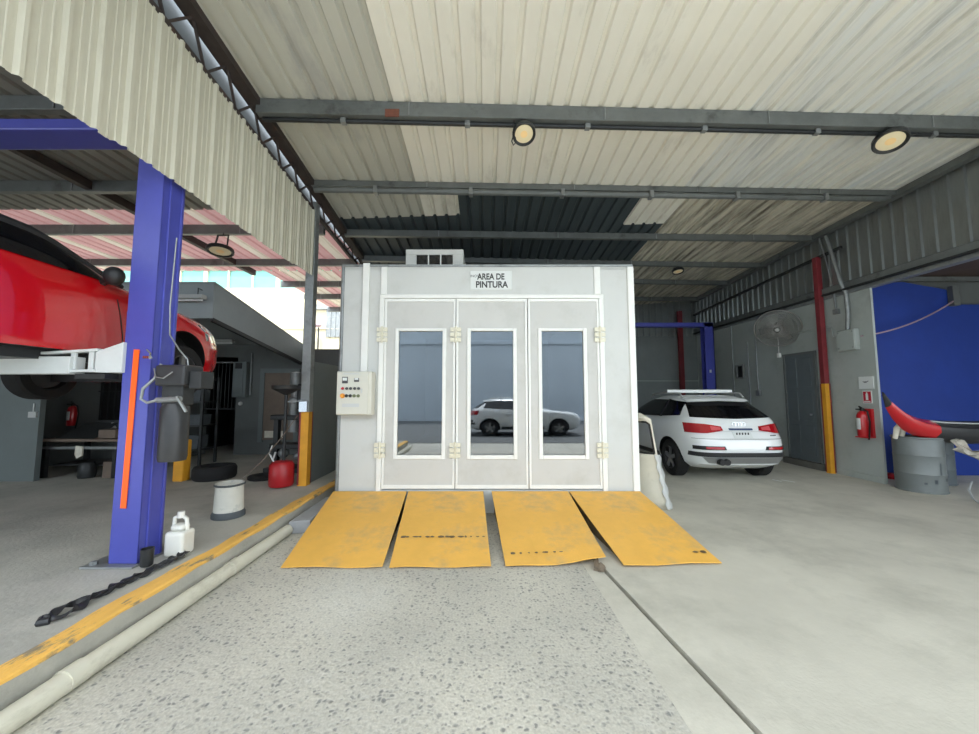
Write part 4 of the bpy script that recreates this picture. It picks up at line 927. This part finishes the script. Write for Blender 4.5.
ramp((-1.83, 3.39, .022), (-.92, 3.39, .022), (-2.0, 4.91, .29), (-1.035, 4.91, .29), 'leftmost of the four yellow ramps')
ramp((-.86, 3.39, .022), (.05, 3.4, .022), (-1.015, 4.91, .29), (-.03, 4.91, .29), 'second yellow ramp from the left, with a dark worn line across it', marks=[(.3, .06 + .07 * k + random.uniform(-.02, .02), random.uniform(.01, .045), random.uniform(.01, .03)) for k in range(14)])
ramp((.18, 3.4, .024), (1.10, 3.46, .034), (.08, 4.91, .29), (1.085, 4.91, .29), 'third yellow ramp from the left, propped on a lump at its front corner', .12, marks=[(.11, .1 + .085 * k + random.uniform(-.02, .02), random.uniform(.01, .05), random.uniform(.01, .025)) for k in range(11)] + [(.05, .8, .08, .03), (.07, .92, .06, .03)])
ramp((1.24, 3.4, .03), (2.17, 3.48, .022), (1.1, 4.91, .29), (2.03, 4.91, .29), 'rightmost of the four yellow ramps', .0, marks=[(.1, .84, .035, .02), (.1, .92, .04, .03)])
mb = MB(); rows = []
mb.sphere((1.02, 3.36, .03), .045, 10, (1, 1.2, .75)); mb.bar((.98, 3.34, .022), (1.03, 3.5, .022), .04)
for v in mb.bm.verts: v.co += V((random.uniform(-.008, .008), random.uniform(-.008, .008), 0)); v.co.z = max(.0, v.co.z)
tag(mb.build('wood_block', 'wood', origin=(1.02, 3.45, 0), bevel=.004), 'lump of wood wedged under the third ramp', 'wood block')
mb = MB(); mb.prism([(-2.2, 4.2, 0), (-1.98, 4.25, 0), (-2.06, 5.2, 0), (-2.22, 5.2, 0)], (0, 0, .14))
tag(mb.build('concrete_block', 'block', origin=(-2.1, 4.7, 0), bevel=.012), 'long grey concrete block beside the leftmost ramp', 'block')
t = thing('drain_pipe', (-2.185, 2.5, 0), 'long off-white drain pipe lying along the platform edge', 'pipe')
mb = MB(); mb.tube([(-2.195, -.85, .057), (-2.195, 2.2, .057), (-2.195, 4.18, .057)], .056, 20); mb.build('tube', 'pvc', t, smooth=True)
for y in (2.06, 3.3): mb = MB(); mb.tube([(-2.195, y - .05, .061), (-2.195, y + .05, .061)], .061, 20); mb.build('coupling', 'pvc', t, smooth=True)

# cream quarter panel leaning on the booth
t = thing('car_body_panel', (2.35, 5.0, 0), 'cream cut-out car body panel with window hole leaning on the booth side', 'car panel')
def qp(u_, z):                                    # u 0..1 along the panel from near-right edge to far-left edge
    top = 1.3
    return V((lerp(2.50 - .19 * z, 2.06, u_), lerp(5.06, 5.35, u_) + .03 * math.sin(3 * z), z)) + V((0, -.05 * math.sin(PI * u_), 0))
outline = lambda u_: lerp(1.22, 1.3, min(1, u_ * 2))
rows = []; us = [0, .07, .14, .22, .5, .8, 1]; zs_ = [0, .12, .3, .5, .74, .8, .95, 1.1, 1.16, 1]
Z = [0, .1, .3, .5, .68, .76, .95, 1.12, 1.17]
mb = MB(); vs = {}
for i, z in enumerate(Z + [9]):
    for j, u_ in enumerate(us):
        zz = outline(u_) if z == 9 else z
        lo = .0 if u_ < .3 else .22 * (u_ - .25) 
        p = qp(u_, max(zz, lo)); vs[i, j] = mb.bm.verts.new(p)
for i in range(len(Z)):
    for j in range(len(us) - 1):
        if 5 <= i <= 7 and 2 <= j <= 4 and not (i == 5 and False) : continue
        mb.face([vs[i, j], vs[i, j + 1], vs[i + 1, j + 1], vs[i + 1, j]])
ob = mb.build('skin', 'cream_car', t, smooth=True); md = ob.modifiers.new('t', 'SOLIDIFY'); md.thickness = .03; md.offset = 0
mb = MB(); mb.tube([qp(.14, .75) + V((0, -.02, 0)), qp(.14, .9) + V((0, -.02, 0)), qp(.16, 1.15) + V((0, -.02, 0)), qp(.3, 1.18) + V((0, -.02, 0)), qp(.8, 1.18) + V((0, -.02, 0)), ], .014, 8); mb.tube([qp(.14, .75) + V((0, -.02, 0)), qp(.5, .75) + V((0, -.02, 0)), qp(.8, .75) + V((0, -.02, 0))], .014, 8); mb.build('window_seal', 'black', t, smooth=True)
mb = MB(); rows = []
for i in range(14):
    z = .02 + i * .055; w = .05 + .015 * math.sin(i * 2.1)
    rows.append([qp(0, z) + V((-w, -.03, 0)), qp(0, z) + V((-.01, -.035, 0)), qp(0, z) + V((.03 + .012 * math.sin(i * 1.7), 0, 0))])
mb.shell(rows, (0, .012, 0)); mb.build('cut_edge', 'silver', t)

# ------------------------------------------------------------------ lamps
def bay_lamp(c, ax, label, r=.15, hang=.2, group='round bay lamps under the roof'):
    c = V(c); ax = V(ax).normalized(); t = thing('bay_lamp', c, label, 'lamp', group)
    mb = MB(); mb.lathe([(0, .09), (r * .4, .09), (r * .55, .06), (r * .95, .04), (r, .03), (r, -.02), (r * .93, -.025), (r * .78, -.01), (r * .78, .03)], c, -ax, 32)
    for k in range(24):
        a = 2 * PI * k / 24; u = ax.cross(V((0, 1, .3))).normalized(); v_ = ax.cross(u); d = u * math.cos(a) + v_ * math.sin(a); mb.bar(c - ax * .045 + d * r * .5, c - ax * .02 + d * r * .97, .008, .03, ax)
    mb.build('housing', 'dark_metal', t, smooth=True)
    mb = MB(); mb.lathe([(0, -.012), (r * .4, -.012), (r * .78, -.005), (r * .78, .0), (0, .0)], c, -ax, 32); ln = mb.build('lens', 'lens', t, smooth=True)
    mb = MB(); mb.lathe([(0, -.016), (r * .3, -.014), (r * .3, -.01), (0, -.01)], c, -ax, 20); mb.build('led_disc', 'led', ln)
    top = c - ax * .1; h = V((top.x, top.y + .05, c.z + hang))
    mb = MB(); u = V((1, 0, 0))
    for sx in (-1, 1): mb.bar(c + u * sx * r * .55 - ax * .03, h + u * sx * r * .45, .02)
    mb.bar(h - u * r * .5, h + u * r * .5, .022); mb.tube([h, h + V((0, .02, .1))], .012, 8); mb.build('hanger', 'dark_metal', t)
    return t
l = bay_lamp((.45, 4.05, 4.6), (0, -.42, -.9), 'round lamp with dark rim under the nearest beam, near its middle', .135, .13)
mb = MB(); mb.tube([(.33, 4.0, 4.72), (.33, 3.98, 4.55), (.3, 3.97, 4.45), (.32, 3.97, 4.4), (.35, 3.97, 4.44), (.34, 3.97, 4.5)], .007, 6); mb.build('hanging_wire', 'black', l)
l = bay_lamp((5.0, 4.28, 4.68), (-.32, -.25, -.9), 'round lamp tilted in its bracket under the nearest beam, at the right', .165, .13)
mb = MB(); mb.tube([(5.1, 4.28, 4.75), (5.25, 4.26, 4.74), (5.32, 4.26, 4.77), (5.38, 4.26, 4.76)], .008, 6); mb.build('lamp_cable', 'dark_metal', l)
bay_lamp((-4.52, 6.05, 4.0), (.1, -.12, -.95), 'hanging lamp in the left bay against the pink sheets', .2, .3)
bay_lamp((4.6, 8.52, 4.5), (0, -.2, -.95), 'small dark unlit lamp under the far roof above the SUV', .13, .1)

# ------------------------------------------------------------------ left bay
FZ = .22
mb = MB(); mb.b2((-2.76, 5.68, FZ), (-2.665, 8.2, 2.07)); o_ = mb.build('wall_partition', 'partition', bevel=.005); struct(o_, 'low grey partition wall behind the grey post', 'partition')
mb = MB(); mb.b2((-2.79, 5.64, FZ), (-2.68, 5.69, 2.09)); struct(mb.build('trim_5', 'galv', bevel=.004))
# back wall of the left bay with its dark opening
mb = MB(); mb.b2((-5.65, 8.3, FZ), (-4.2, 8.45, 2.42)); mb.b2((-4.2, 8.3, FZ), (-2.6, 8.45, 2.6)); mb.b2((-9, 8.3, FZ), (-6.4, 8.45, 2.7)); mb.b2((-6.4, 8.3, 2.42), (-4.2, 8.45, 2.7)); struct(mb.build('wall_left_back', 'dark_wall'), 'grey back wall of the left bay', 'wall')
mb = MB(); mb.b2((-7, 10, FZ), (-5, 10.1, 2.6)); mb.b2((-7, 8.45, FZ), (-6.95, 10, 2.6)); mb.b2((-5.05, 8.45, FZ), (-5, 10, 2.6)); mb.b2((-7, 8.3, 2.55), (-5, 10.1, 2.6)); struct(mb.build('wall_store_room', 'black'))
g = thing('barred_gate', (-6.02, 8.32, 1.2), 'dark barred gate in the opening of the left back wall', 'gate'); 
for k in range(9): MB().bar((-6.36 + .085 * k, 8.34, 1.25), (-6.36 + .085 * k, 8.34, 2.3), .018).build('bar', 'dark_metal', g)
MB().b2((-6.39, 8.32, 2.28), (-5.66, 8.36, 2.31)).build('top_rail', 'galv', g); MB().b2((-6.39, 8.32, 1.22), (-5.66, 8.36, 1.25)).build('bottom_rail', 'dark_metal', g)
t = thing('electrical_cabinet', (-5.5, 8.25, 1.3), 'narrow grey electrical cabinet right of the barred opening', 'electrical cabinet')
MB().b2((-5.66, 8.16, 1.5), (-5.36, 8.299, 2.3)).build('case', 'partition', t, bevel=.01)
MB().b2((-5.64, 8.145, 1.52), (-5.42, 8.16, 2.1)).build('cover', 'partition', t, bevel=.005); MB().b2((-5.6, 8.14, 2.14), (-5.46, 8.16, 2.27)).build('window', 'black', t)
mb = MB(); mb.tube([(-5.32, 8.27, 1.55), (-5.32, 8.27, 2.5)], .02, 8); mb.build('side_conduit', 'galv', t)
mb = MB(); mb.sphere((-5.48, 8.2, 1.36), .045); mb.build('push_button', 'silver', t, smooth=True)
t = thing('door_2', (-4.65, 8.28, .45), 'framed brown panel in the left back wall, behind the drainer', 'door'); t['kind'] = 'structure'
MB().b2((-5.0, 8.27, .55), (-4.3, 8.299, 2.05)).build('panel', 'brown_wood', t)
mb = MB(); mb.b2((-5.1, 8.25, .5), (-5.0, 8.299, 2.15)); mb.b2((-4.3, 8.25, .5), (-4.2, 8.299, 2.15)); mb.b2((-5.0, 8.25, 2.05), (-4.3, 8.299, 2.15)); mb.build('frame', 'partition', t)
MB().b2((-4.95, 8.262, .6), (-4.5, 8.27, .75)).build('lower_rail', 'cloth', t)
# canopy with its tubes
ct = thing('sloping_canopy', (-6.5, 7, 2.7), 'grey sloping canopy with deep side panel at the back of the left bay', 'canopy')
MB().prism([(-9, 5.5, 3.26), (-4.16, 5.5, 3.26), (-4.18, 8.29, 2.69), (-9, 8.29, 2.69)], (0, 0, .03)).build('roof_sheet', 'canopy', ct)
MB().prism([(-4.2, 5.53, 3.255), (-4.2, 8.28, 2.685), (-4.2, 8.28, 2.28), (-4.2, 5.53, 2.72)], (.03, 0, 0)).build('side_panel', 'canopy', ct)
MB().prism([(-9, 5.5, 3.255), (-4.17, 5.5, 3.255), (-4.17, 5.5, 2.72), (-9, 5.5, 2.72)], (0, .025, 0)).build('front_panel', 'canopy', ct)
MB().bar((-4.185, 5.5, 2.7), (-4.185, 8.28, 2.26), .05, .06).build('lower_rail', 'dark_metal', ct)
def tube_lamp(x0_, x1_, y, z, label):
    t = thing('tube_lamp', ((x0_ + x1_) / 2, y, z), label, 'lamp', 'tube lamps under the canopy')
    MB().b2((x0_, y - .05, z), (x1_, y + .05, z + .06)).build('tray', 'tube_white', t, bevel=.005)
    mb = MB(); mb.tube([(x0_ + .03, y, z - .02), (x1_ - .03, y, z - .02)], .016, 8); mb.build('tube', 'plate_white', t, smooth=True)
    mb = MB()
    for x in (x0_ + .1, x1_ - .1): mb.tube([(x, y, z + .06), (x, y + .0, 3.25 - .2035 * (y - 5.5) - (.1 if y < 5.5 else .01)), (x, y + (.08 if y < 5.5 else 0), 3.24 - .2035 * (y - 5.5) - (.1 if y < 5.5 else .01))], .006, 6)
    mb.build('hanger', 'dark_metal', t)
tube_lamp(-4.9, -4.25, 5.42, 3.0, 'tube lamp on the front panel of the sloping canopy')
tube_lamp(-6.0, -5.5, 7.9, 2.7, 'tube lamp at the back under the sloping canopy')
# far left walls and bench
mb = MB(); mb.b2((-9, 5.75, FZ), (-6.98, 5.83, 2.4)); o_ = mb.build('door_3', 'partition', bevel=.004); struct(o_, 'plain grey panel door at the far left', 'door')
mb = MB(); mb.b2((-7.12, 5.72, 1.2), (-7.0, 5.75, 1.29)); mb.tube([(-7.06, 5.735, 1.29), (-7.06, 5.735, 1.42)], .008, 6); t_ = mb.build('door_lock', 'silver', origin=(-7.06, 5.735, 1.2)); tag(t_, 'small pale lock plate on the far left grey door', 'lock')
mb = MB(); mb.b2((-10, 7.0, FZ), (-6.5, 7.12, 3.2)); mb.b2((-6.5, 7.0, FZ), (-6.4, 8.3, 3.0)); struct(mb.build('wall_left', 'dark_wall'), 'dark wall behind the workbench', 'wall')
mb = MB(); mb.b2((-10.1, -.9, FZ), (-10, 8.4, 4.5)); struct(mb.build('wall_left_outer', 'dark_wall'))
t = thing('barred_window', (-7.1, 6.98, 1.1), 'narrow dark window with bars behind the workbench', 'window')
MB().b2((-7.35, 6.985, 1.08), (-6.85, 6.999, 1.85)).build('opening', 'black', t)
for k in range(4): MB().bar((-7.28 + .12 * k, 6.96, 1.08), (-7.28 + .12 * k, 6.96, 1.85), .02).build('bar', 'dark_metal', t)
mb = MB(); mb.bar((-7.36, 6.965, 1.62), (-6.84, 6.965, 1.62), .02); mb.build('cross_bar', 'dark_metal', t)
t = thing('workbench', (-6.5, 6.3, FZ), 'cluttered dark workbench against the left bay wall', 'workbench')
MB().b2((-7.2, 5.95, .80), (-5.9, 6.7, .84)).build('top', 'brown_wood', t, bevel=.006)
MB().b2((-7.15, 5.97, .68), (-5.95, 5.99, .72)).build('front_rail', 'galv', t)
for x in (-7.12, -5.98):
    for y in (6.0, 6.62): MB().b2((x - .03, y - .03, FZ), (x + .03, y + .03, .8)).build('leg', 'dark_metal', t)
MB().b2((-7.1, 6.1, .4), (-6.0, 6.6, .42)).build('shelf', 'dark_metal', t)
mb = MB(); mb.prism([(-7.05, 6.05, .842), (-6.4, 6.05, .842), (-6.4, 6.4, 1.06), (-6.95, 6.4, 1.06)], (0, .03, .012)); tag(mb.build('metal_tray', 'dark_metal', origin=(-6.7, 6.2, .842)), 'tilted dark tray on the workbench', 'tray')
mb = MB(); mb.b2((-6.4, 6.1, .842), (-6.12, 6.35, .98)); tag(mb.build('cardboard_box', 'brown_wood', origin=(-6.26, 6.2, .842), bevel=.005), 'small brown box on the right of the workbench', 'box')
mb = MB(); mb.lathe([(0, 0), (.05, 0), (.05, .15), (.02, .19), (.02, .23), (0, .23)], (-6.5, 6.42, .842), n=14); tag(mb.build('bottle', 'silver', origin=(-6.5, 6.42, .842), smooth=True), 'pale bottle standing at the back of the workbench', 'bottle')
mb = MB(); mb.prism([(-6.58, 5.94, .74), (-6.47, 5.94, .72), (-6.46, 5.93, .58), (-6.53, 5.92, .54), (-6.59, 5.94, .6)], (0, .02, 0)); tag(mb.build('rag', 'cloth', origin=(-6.52, 5.94, .72)), 'white rag hanging from the workbench front', 'rag')
mb = MB(); mb.lathe([(0, 0), (.1, 0), (.11, .04), (.11, .2), (.08, .25), (0, .25)], (-6.45, 6.02, FZ), n=20); tag(mb.build('canister', 'dark_metal', origin=(-6.45, 6.02, FZ), smooth=True), 'dark round canister on the floor under the workbench', 'canister')
mb = MB(); mb.b2((-6.16, 5.98, .22), (-6.02, 6.2, .48)); tag(mb.build('cardboard_box', 'brown_wood', origin=(-6.1, 6.1, .22), bevel=.005), 'brown box on the floor at the right end of the workbench', 'box')
extinguisher(-7.76, 6.9, .98, 'dim red fire extinguisher on the wall above the workbench', (0, -1, 0), .8)
# rack behind the column
t = thing('parts_rack', (-5.75, 7.2, FZ), 'dark shelf rack in the gloom right of the lift column', 'rack')
for x in (-6.1, -5.4):
    for y in (7.0, 7.4): MB().b2((x - .02, y - .02, FZ), (x + .02, y + .02, 1.9)).build('upright', 'dark_metal', t)
for z in (.5, .95, 1.4, 1.85): MB().b2((-6.1, 7.0, z), (-5.4, 7.4, z + .03)).build('shelf', 'dark_metal', t)
for x, z, w, h, lab in ((-5.6, .53, .22, .25, 'dark bin on the lowest shelf of the rack'), (-5.58, .98, .25, .2, 'dark bin on the middle shelf of the rack'), (-5.6, 1.43, .2, .22, 'dark bin on the upper shelf of the rack')):
    mb = MB(); mb.prism([(x - w / 2, 7.05, z), (x + w / 2, 7.05, z), (x + w / 2 + .02, 7.05, z + h), (x - w / 2 - .02, 7.05, z + h)], (0, .25, 0)); tag(mb.build('storage_bin', 'bucket_dark', origin=(x, 7.15, z), bevel=.006), lab, 'bin', 'bins on the rack')
# tyres
def loose_tyre(x, y, r, w, label):
    mb = MB(); q = r * .6; mb.lathe([(q, 0), (r * .92, 0), (r, w * .2), (r, w * .8), (r * .92, w), (q, w), (q * 1.06, w * .5)], (x, y, FZ), n=36, closed=True)
    tag(mb.build('tyre', 'rubber', origin=(x, y, FZ), smooth=True), label, 'tyre', 'loose tyres on the platform')
loose_tyre(-4.35, 5.98, .3, .2, 'black tyre lying flat behind the white bucket')
loose_tyre(-3.55, 5.95, .22, .06, 'thin black tyre lying left of the red drainer tank')
# oil drainer
t = thing('oil_drainer', (-2.96, 5.42, FZ), 'oil drainer with red tank, pole and black funnel dish', 'oil drainer')
mb = MB(); mb.lathe([(0, 0), (.15, 0), (.165, .03), (.165, .3), (.13, .345), (.03, .36), (0, .36)], (-2.97, 5.42, FZ + .02), n=28); mb.build('tank', 'red_tank', t, smooth=True)
mb = MB(); mb.tube([(-2.95, 5.42, .58), (-2.95, 5.42, 1.62)], .022, 10); mb.build('pole', 'dark_metal', t, smooth=True)
mb = MB(); mb.lathe([(.022, 1.55), (.06, 1.57), (.19, 1.64), (.2, 1.69), (.185, 1.69), (.06, 1.6)], (-2.95, 5.42, 0), n=28); mb.build('funnel', 'plastic_black', t, smooth=True)
mb = MB(); mb.tube([(-3.08, 5.4, .58), (-3.14, 5.38, .7), (-3.1, 5.38, .82)], .01, 6); mb.tube([(-3.1, 5.4, .6), (-3.06, 5.4, .72)], .012, 6); mb.build('valve', 'silver', t)
mb = MB(); mb.tube([(-3.55, 5.2, .235), (-3.2, 5.3, .6), (-2.95, 5.36, .95), (-2.76, 5.4, 1.25)], .006, 6); tag(mb.build('cable', 'brown_wood', origin=(-3.55, 5.2, .22), smooth=True), 'thin taut cord running from the floor up to the grey post', 'cord')
# grey shop press behind
t = thing('shop_press', (-3.35, 6.6, FZ), 'grey workshop machine with upright cylinder behind the drainer', 'machine')
mb = MB(); mb.lathe([(0, .9), (.1, .9), (.1, 1.5), (.07, 1.52), (.07, 1.72), (.1, 1.74), (.1, 1.95), (0, 1.97)], (-3.4, 6.55, 0), n=20); mb.build('cylinder', 'galv', t, smooth=True)
mb = MB(); mb.b2((-3.75, 6.4, 1.12), (-3.15, 6.7, 1.2)); mb.b2((-3.75, 6.4, .62), (-3.2, 6.75, .7)); mb.build('table', 'dark_metal', t, bevel=.01)
for x in (-3.7, -3.2): MB().b2((x - .04, 6.5, FZ), (x + .04, 6.6, 1.9 if x > -3.5 else 1.2)).build('upright', 'dark_metal', t)
mb = MB(); mb.b2((-3.8, 6.35, FZ), (-3.1, 6.75, .3)); mb.build('base', 'dark_metal', t)
mb = MB(); mb.sphere((-3.5, 6.42, .55), .09); mb.sphere((-3.25, 6.42, .5), .08); mb.build('gear_housing', 'galv', t, smooth=True)
mb = MB(); mb.b2((-3.28, 6.35, 1.3), (-3.12, 6.5, 1.75)); mb.build('motor', 'plastic_black', t, bevel=.03)
# shelf bracket on the post
t = thing('wall_clamp', (-2.68, 5.4, 1.62), 'small metal clamp on the grey post above its yellow foot', 'clamp')
MB().b2((-2.76, 5.42, 1.3), (-2.64, 5.454, 1.48)).build('plate', 'chrome', t, bevel=.004)
mb = MB(); mb.bar((-2.95, 5.43, 1.45), (-2.6, 5.43, 1.47), .02); mb.build('rod', 'galv', t)
# bucket, jug, straps
t = thing('bucket', (-2.83, 4.13, FZ), 'white plastic bucket with dark bottom band on the platform', 'bucket')
mb = MB(); mb.lathe([(0, 0), (.152, 0), (.152, .04), (.142, .07), (.132, .34), (.139, .345), (.139, .365), (.125, .365), (.12, .06), (0, .06)], (-2.83, 4.13, FZ), n=32); mb.build('pail', 'bucket', t, smooth=True)
mb = MB(); mb.lathe([(.153, .0), (.159, .005), (.159, .045), (.146, .07), (.14, .07)], (-2.83, 4.13, FZ), n=32); mb.build('dark_band', 'bucket_dark', t, smooth=True)
mb = MB(); mb.torus((-2.83, 4.13, FZ + .35), .137, .012, n=32); mb.build('rim', 'bucket_dark', t, smooth=True)
t = thing('plastic_jug', (-2.57, 3.17, FZ), 'white plastic jug beside the foot of the blue column', 'jug')
mb = MB(); mb.b2((-2.650, 3.100, FZ), (-2.490, 3.240, FZ + .2)); mb.b2((-2.625, 3.120, FZ + .2), (-2.515, 3.220, FZ + .25)); mb.build('body', 'jug', t, bevel=.025, seg=3)
mb = MB(); mb.tube([(-2.625, 3.170, FZ + .2), (-2.620, 3.170, FZ + .3), (-2.570, 3.170, FZ + .325), (-2.520, 3.170, FZ + .29), (-2.510, 3.170, FZ + .2)], .015, 8); mb.build('handle', 'jug', t, smooth=True)
mb = MB(); mb.lathe([(0, 0), (.026, 0), (.026, .05), (0, .05)], (-2.570, 3.170, FZ + .3), n=14); mb.build('cap', 'jug', t)
mb = MB(); mb.lathe([(0, 0), (.035, 0), (.04, .005), (.043, .13), (.036, .13), (.03, .02), (0, .02)], (-2.62, 2.93, FZ + .016), n=18)
tag(mb.build('cup', 'dark_metal', origin=(-2.62, 2.93, FZ), smooth=True), 'dark metal cup standing at the foot of the blue column', 'cup')
# twisted black rubber strip
t = thing('rubber_strip', (-2.55, 2.6, FZ), 'black twisted rubber strip lying along the platform edge', 'rubber strip')
def strap(off, ph, name):
    pts = [(-2.57, 2.23), (-2.55, 2.31), (-2.56, 2.42), (-2.53, 2.54), (-2.53, 2.66), (-2.51, 2.78), (-2.51, 2.9), (-2.49, 3.02), (-2.49, 3.14)]
    mb = MB(); rows = []
    N = 64
    for i in range(N + 1):
        f = i / N * (len(pts) - 1); k = min(int(f), len(pts) - 2); g = f - k
        sep = .05 * math.sin(min(1, i / N / .3) * PI) if i / N < .3 else .012 * math.sin(i * .5)
        x = lerp(pts[k][0], pts[k + 1][0], g) + off * sep; y = lerp(pts[k][1], pts[k + 1][1], g)
        a = ph + i * .32; w = .036
        rows.append((V((x, y, FZ + .028 + .008 * math.sin(i * .7 + ph))), a, w))
    R = []
    for p, a, w in rows:
        d = V((math.cos(a) * .8, .0, math.sin(a) * .55)); e = V((-math.sin(a) * .3, 0, math.cos(a) * .4))
        R.append([p + d * w + e * .006, p + e * .012, p - d * w + e * .006, p - d * w - e * .006, p - e * .012, p + d * w - e * .006, p + d * w + e * .006])
    mb.grid(R); mb.build(name, 'plastic_black', t, smooth=True)
strap(-1, 0, 'strand'); strap(1, 1.6, 'strand')
mb = MB(); mb.tube([(-2.60, 2.25, FZ + .02), (-2.575, 2.215, FZ + .02), (-2.54, 2.235, FZ + .02)], .022, 8); mb.build('loop_end', 'plastic_black', t)

# ------------------------------------------------------------------ outside
mb = MB(); mb.b2((-20, -25, -.4), (20, 30, -.21)); struct(mb.build('ground', 'concrete'))
mb = MB(); mb.b2((-18, 15, -.2), (-2.6, 15.3, 6.02)); mb.b2((-18, 15, 6.82), (-2.6, 15.3, 7.6)); struct(mb.build('wall_outside', 'outside_wall'), 'sunlit cream house wall beyond the left bay', 'wall')
mb = MB(); mb.b2((-18, 14.96, 4.28), (-2.6, 15, 4.31)); struct(mb.build('trim_6', 'outside_wall'))
t = thing('window_1', (-10, 15.1, 6.02), 'band of pale teal window panes on the cream house', 'window'); t['kind'] = 'structure'
MB().b2((-18, 15.1, 6.02), (-2.6, 15.16, 6.82)).build('glazing', 'teal', t)
mb = MB()
for k in range(15): mb.b2((-18 + k * 1.02, 15.04, 6.02), (-17.94 + k * 1.02 + (.1 if k % 3 == 0 else 0), 15.1, 6.82))
mb.build('mullion', 'outside_wall', t)
t = thing('window_shutter', (-6.1, 14.95, 3.9), 'grey ribbed shutter on the cream house beside the post', 'shutter')
mb = MB(); pr = rib_profile(-6.62, -5.7, .2, .05); mb.grid([[(x, 14.97 - h, 3.95) for x, h in pr], [(x, 14.97 - h, 5.15) for x, h in pr]]); mb.build('ribbed_sheet', 'galv', t)
mb = MB(); mb.b2((-7.3, 14.9, 5.1), (-5.4, 14.99, 5.3)); mb.build('lintel', 'galv', t)
t = thing('pole_lamp', (-6.8, 14.8, 0), 'thin pole with a small pinkish head before the cream house', 'pole')
mb = MB(); mb.tube([(-6.8, 14.7, 0), (-6.8, 14.7, 4.3)], .03, 8); mb.build('pole', 'dark_metal', t); mb = MB(); mb.sphere((-6.85, 14.7, 4.4), .13, 12, (1.4, 1, .7)); mb.build('head', 'wire_pink', t)
mb = MB(); mb.b2((-14, -12.3, 0), (14, -12, 4.6)); mb.b2((-14, -12.35, 4.6), (14, -11.9, 4.75)); mb.b2((-14, -12.3, 4.75), (14, -12.1, 7)); struct(mb.build('wall_opposite', 'opposite'), 'grey wall across the yard, seen only in the booth glass', 'wall')
# the parked car the booth glass reflects
def copy_tree(o, parent=None):
    c = o.copy(); COL.objects.link(c); c.parent = parent
    for ch in [k for k in bpy.data.objects if k.parent == o and k != c]: copy_tree(ch, c)
    return c
c2 = copy_tree(suv); c2.location = (-.7, -4.8, .012); c2.rotation_euler = (0, 0, -PI / 2); c2.scale = (1, 1, .9); c2['label'] = 'white car parked across the yard, reflected in the booth windows'

# ------------------------------------------------------------------ camera, light
cam = bpy.data.cameras.new('camera'); co = bpy.data.objects.new('camera', cam); COL.objects.link(co); SC.camera = co
cam.sensor_width = 36; cam.lens = 365 / 979 * 36; cam.shift_x = 4 / 979; cam.clip_start = .02; cam.clip_end = 200
co.location = (0, 0, 1.55); co.rotation_euler = (math.radians(94.4), 0, 0)
w = bpy.data.worlds.new('sky'); SC.world = w; w.use_nodes = True
bg = w.node_tree.nodes['Background']; bg.inputs[0].default_value = (.86, .93, 1, 1); bg.inputs[1].default_value = 1.7
sun = bpy.data.lights.new('sun', 'SUN'); sun.energy = 3.2; sun.angle = math.radians(4); sun.color = (1, .98, .95)
so = bpy.data.objects.new('sun', sun); COL.objects.link(so); so.rotation_euler = (math.radians(20), math.radians(4), 0)
SC.view_settings.view_transform = 'Standard'; SC.view_settings.look = 'None'; SC.view_settings.gamma = 1; SC.view_settings.exposure = 1.33; SC.view_settings.use_curve_mapping = False
SC.cycles.use_denoising = True
SC.cycles.max_bounces = 10; SC.cycles.diffuse_bounces = 6; SC.cycles.sample_clamp_indirect = 8
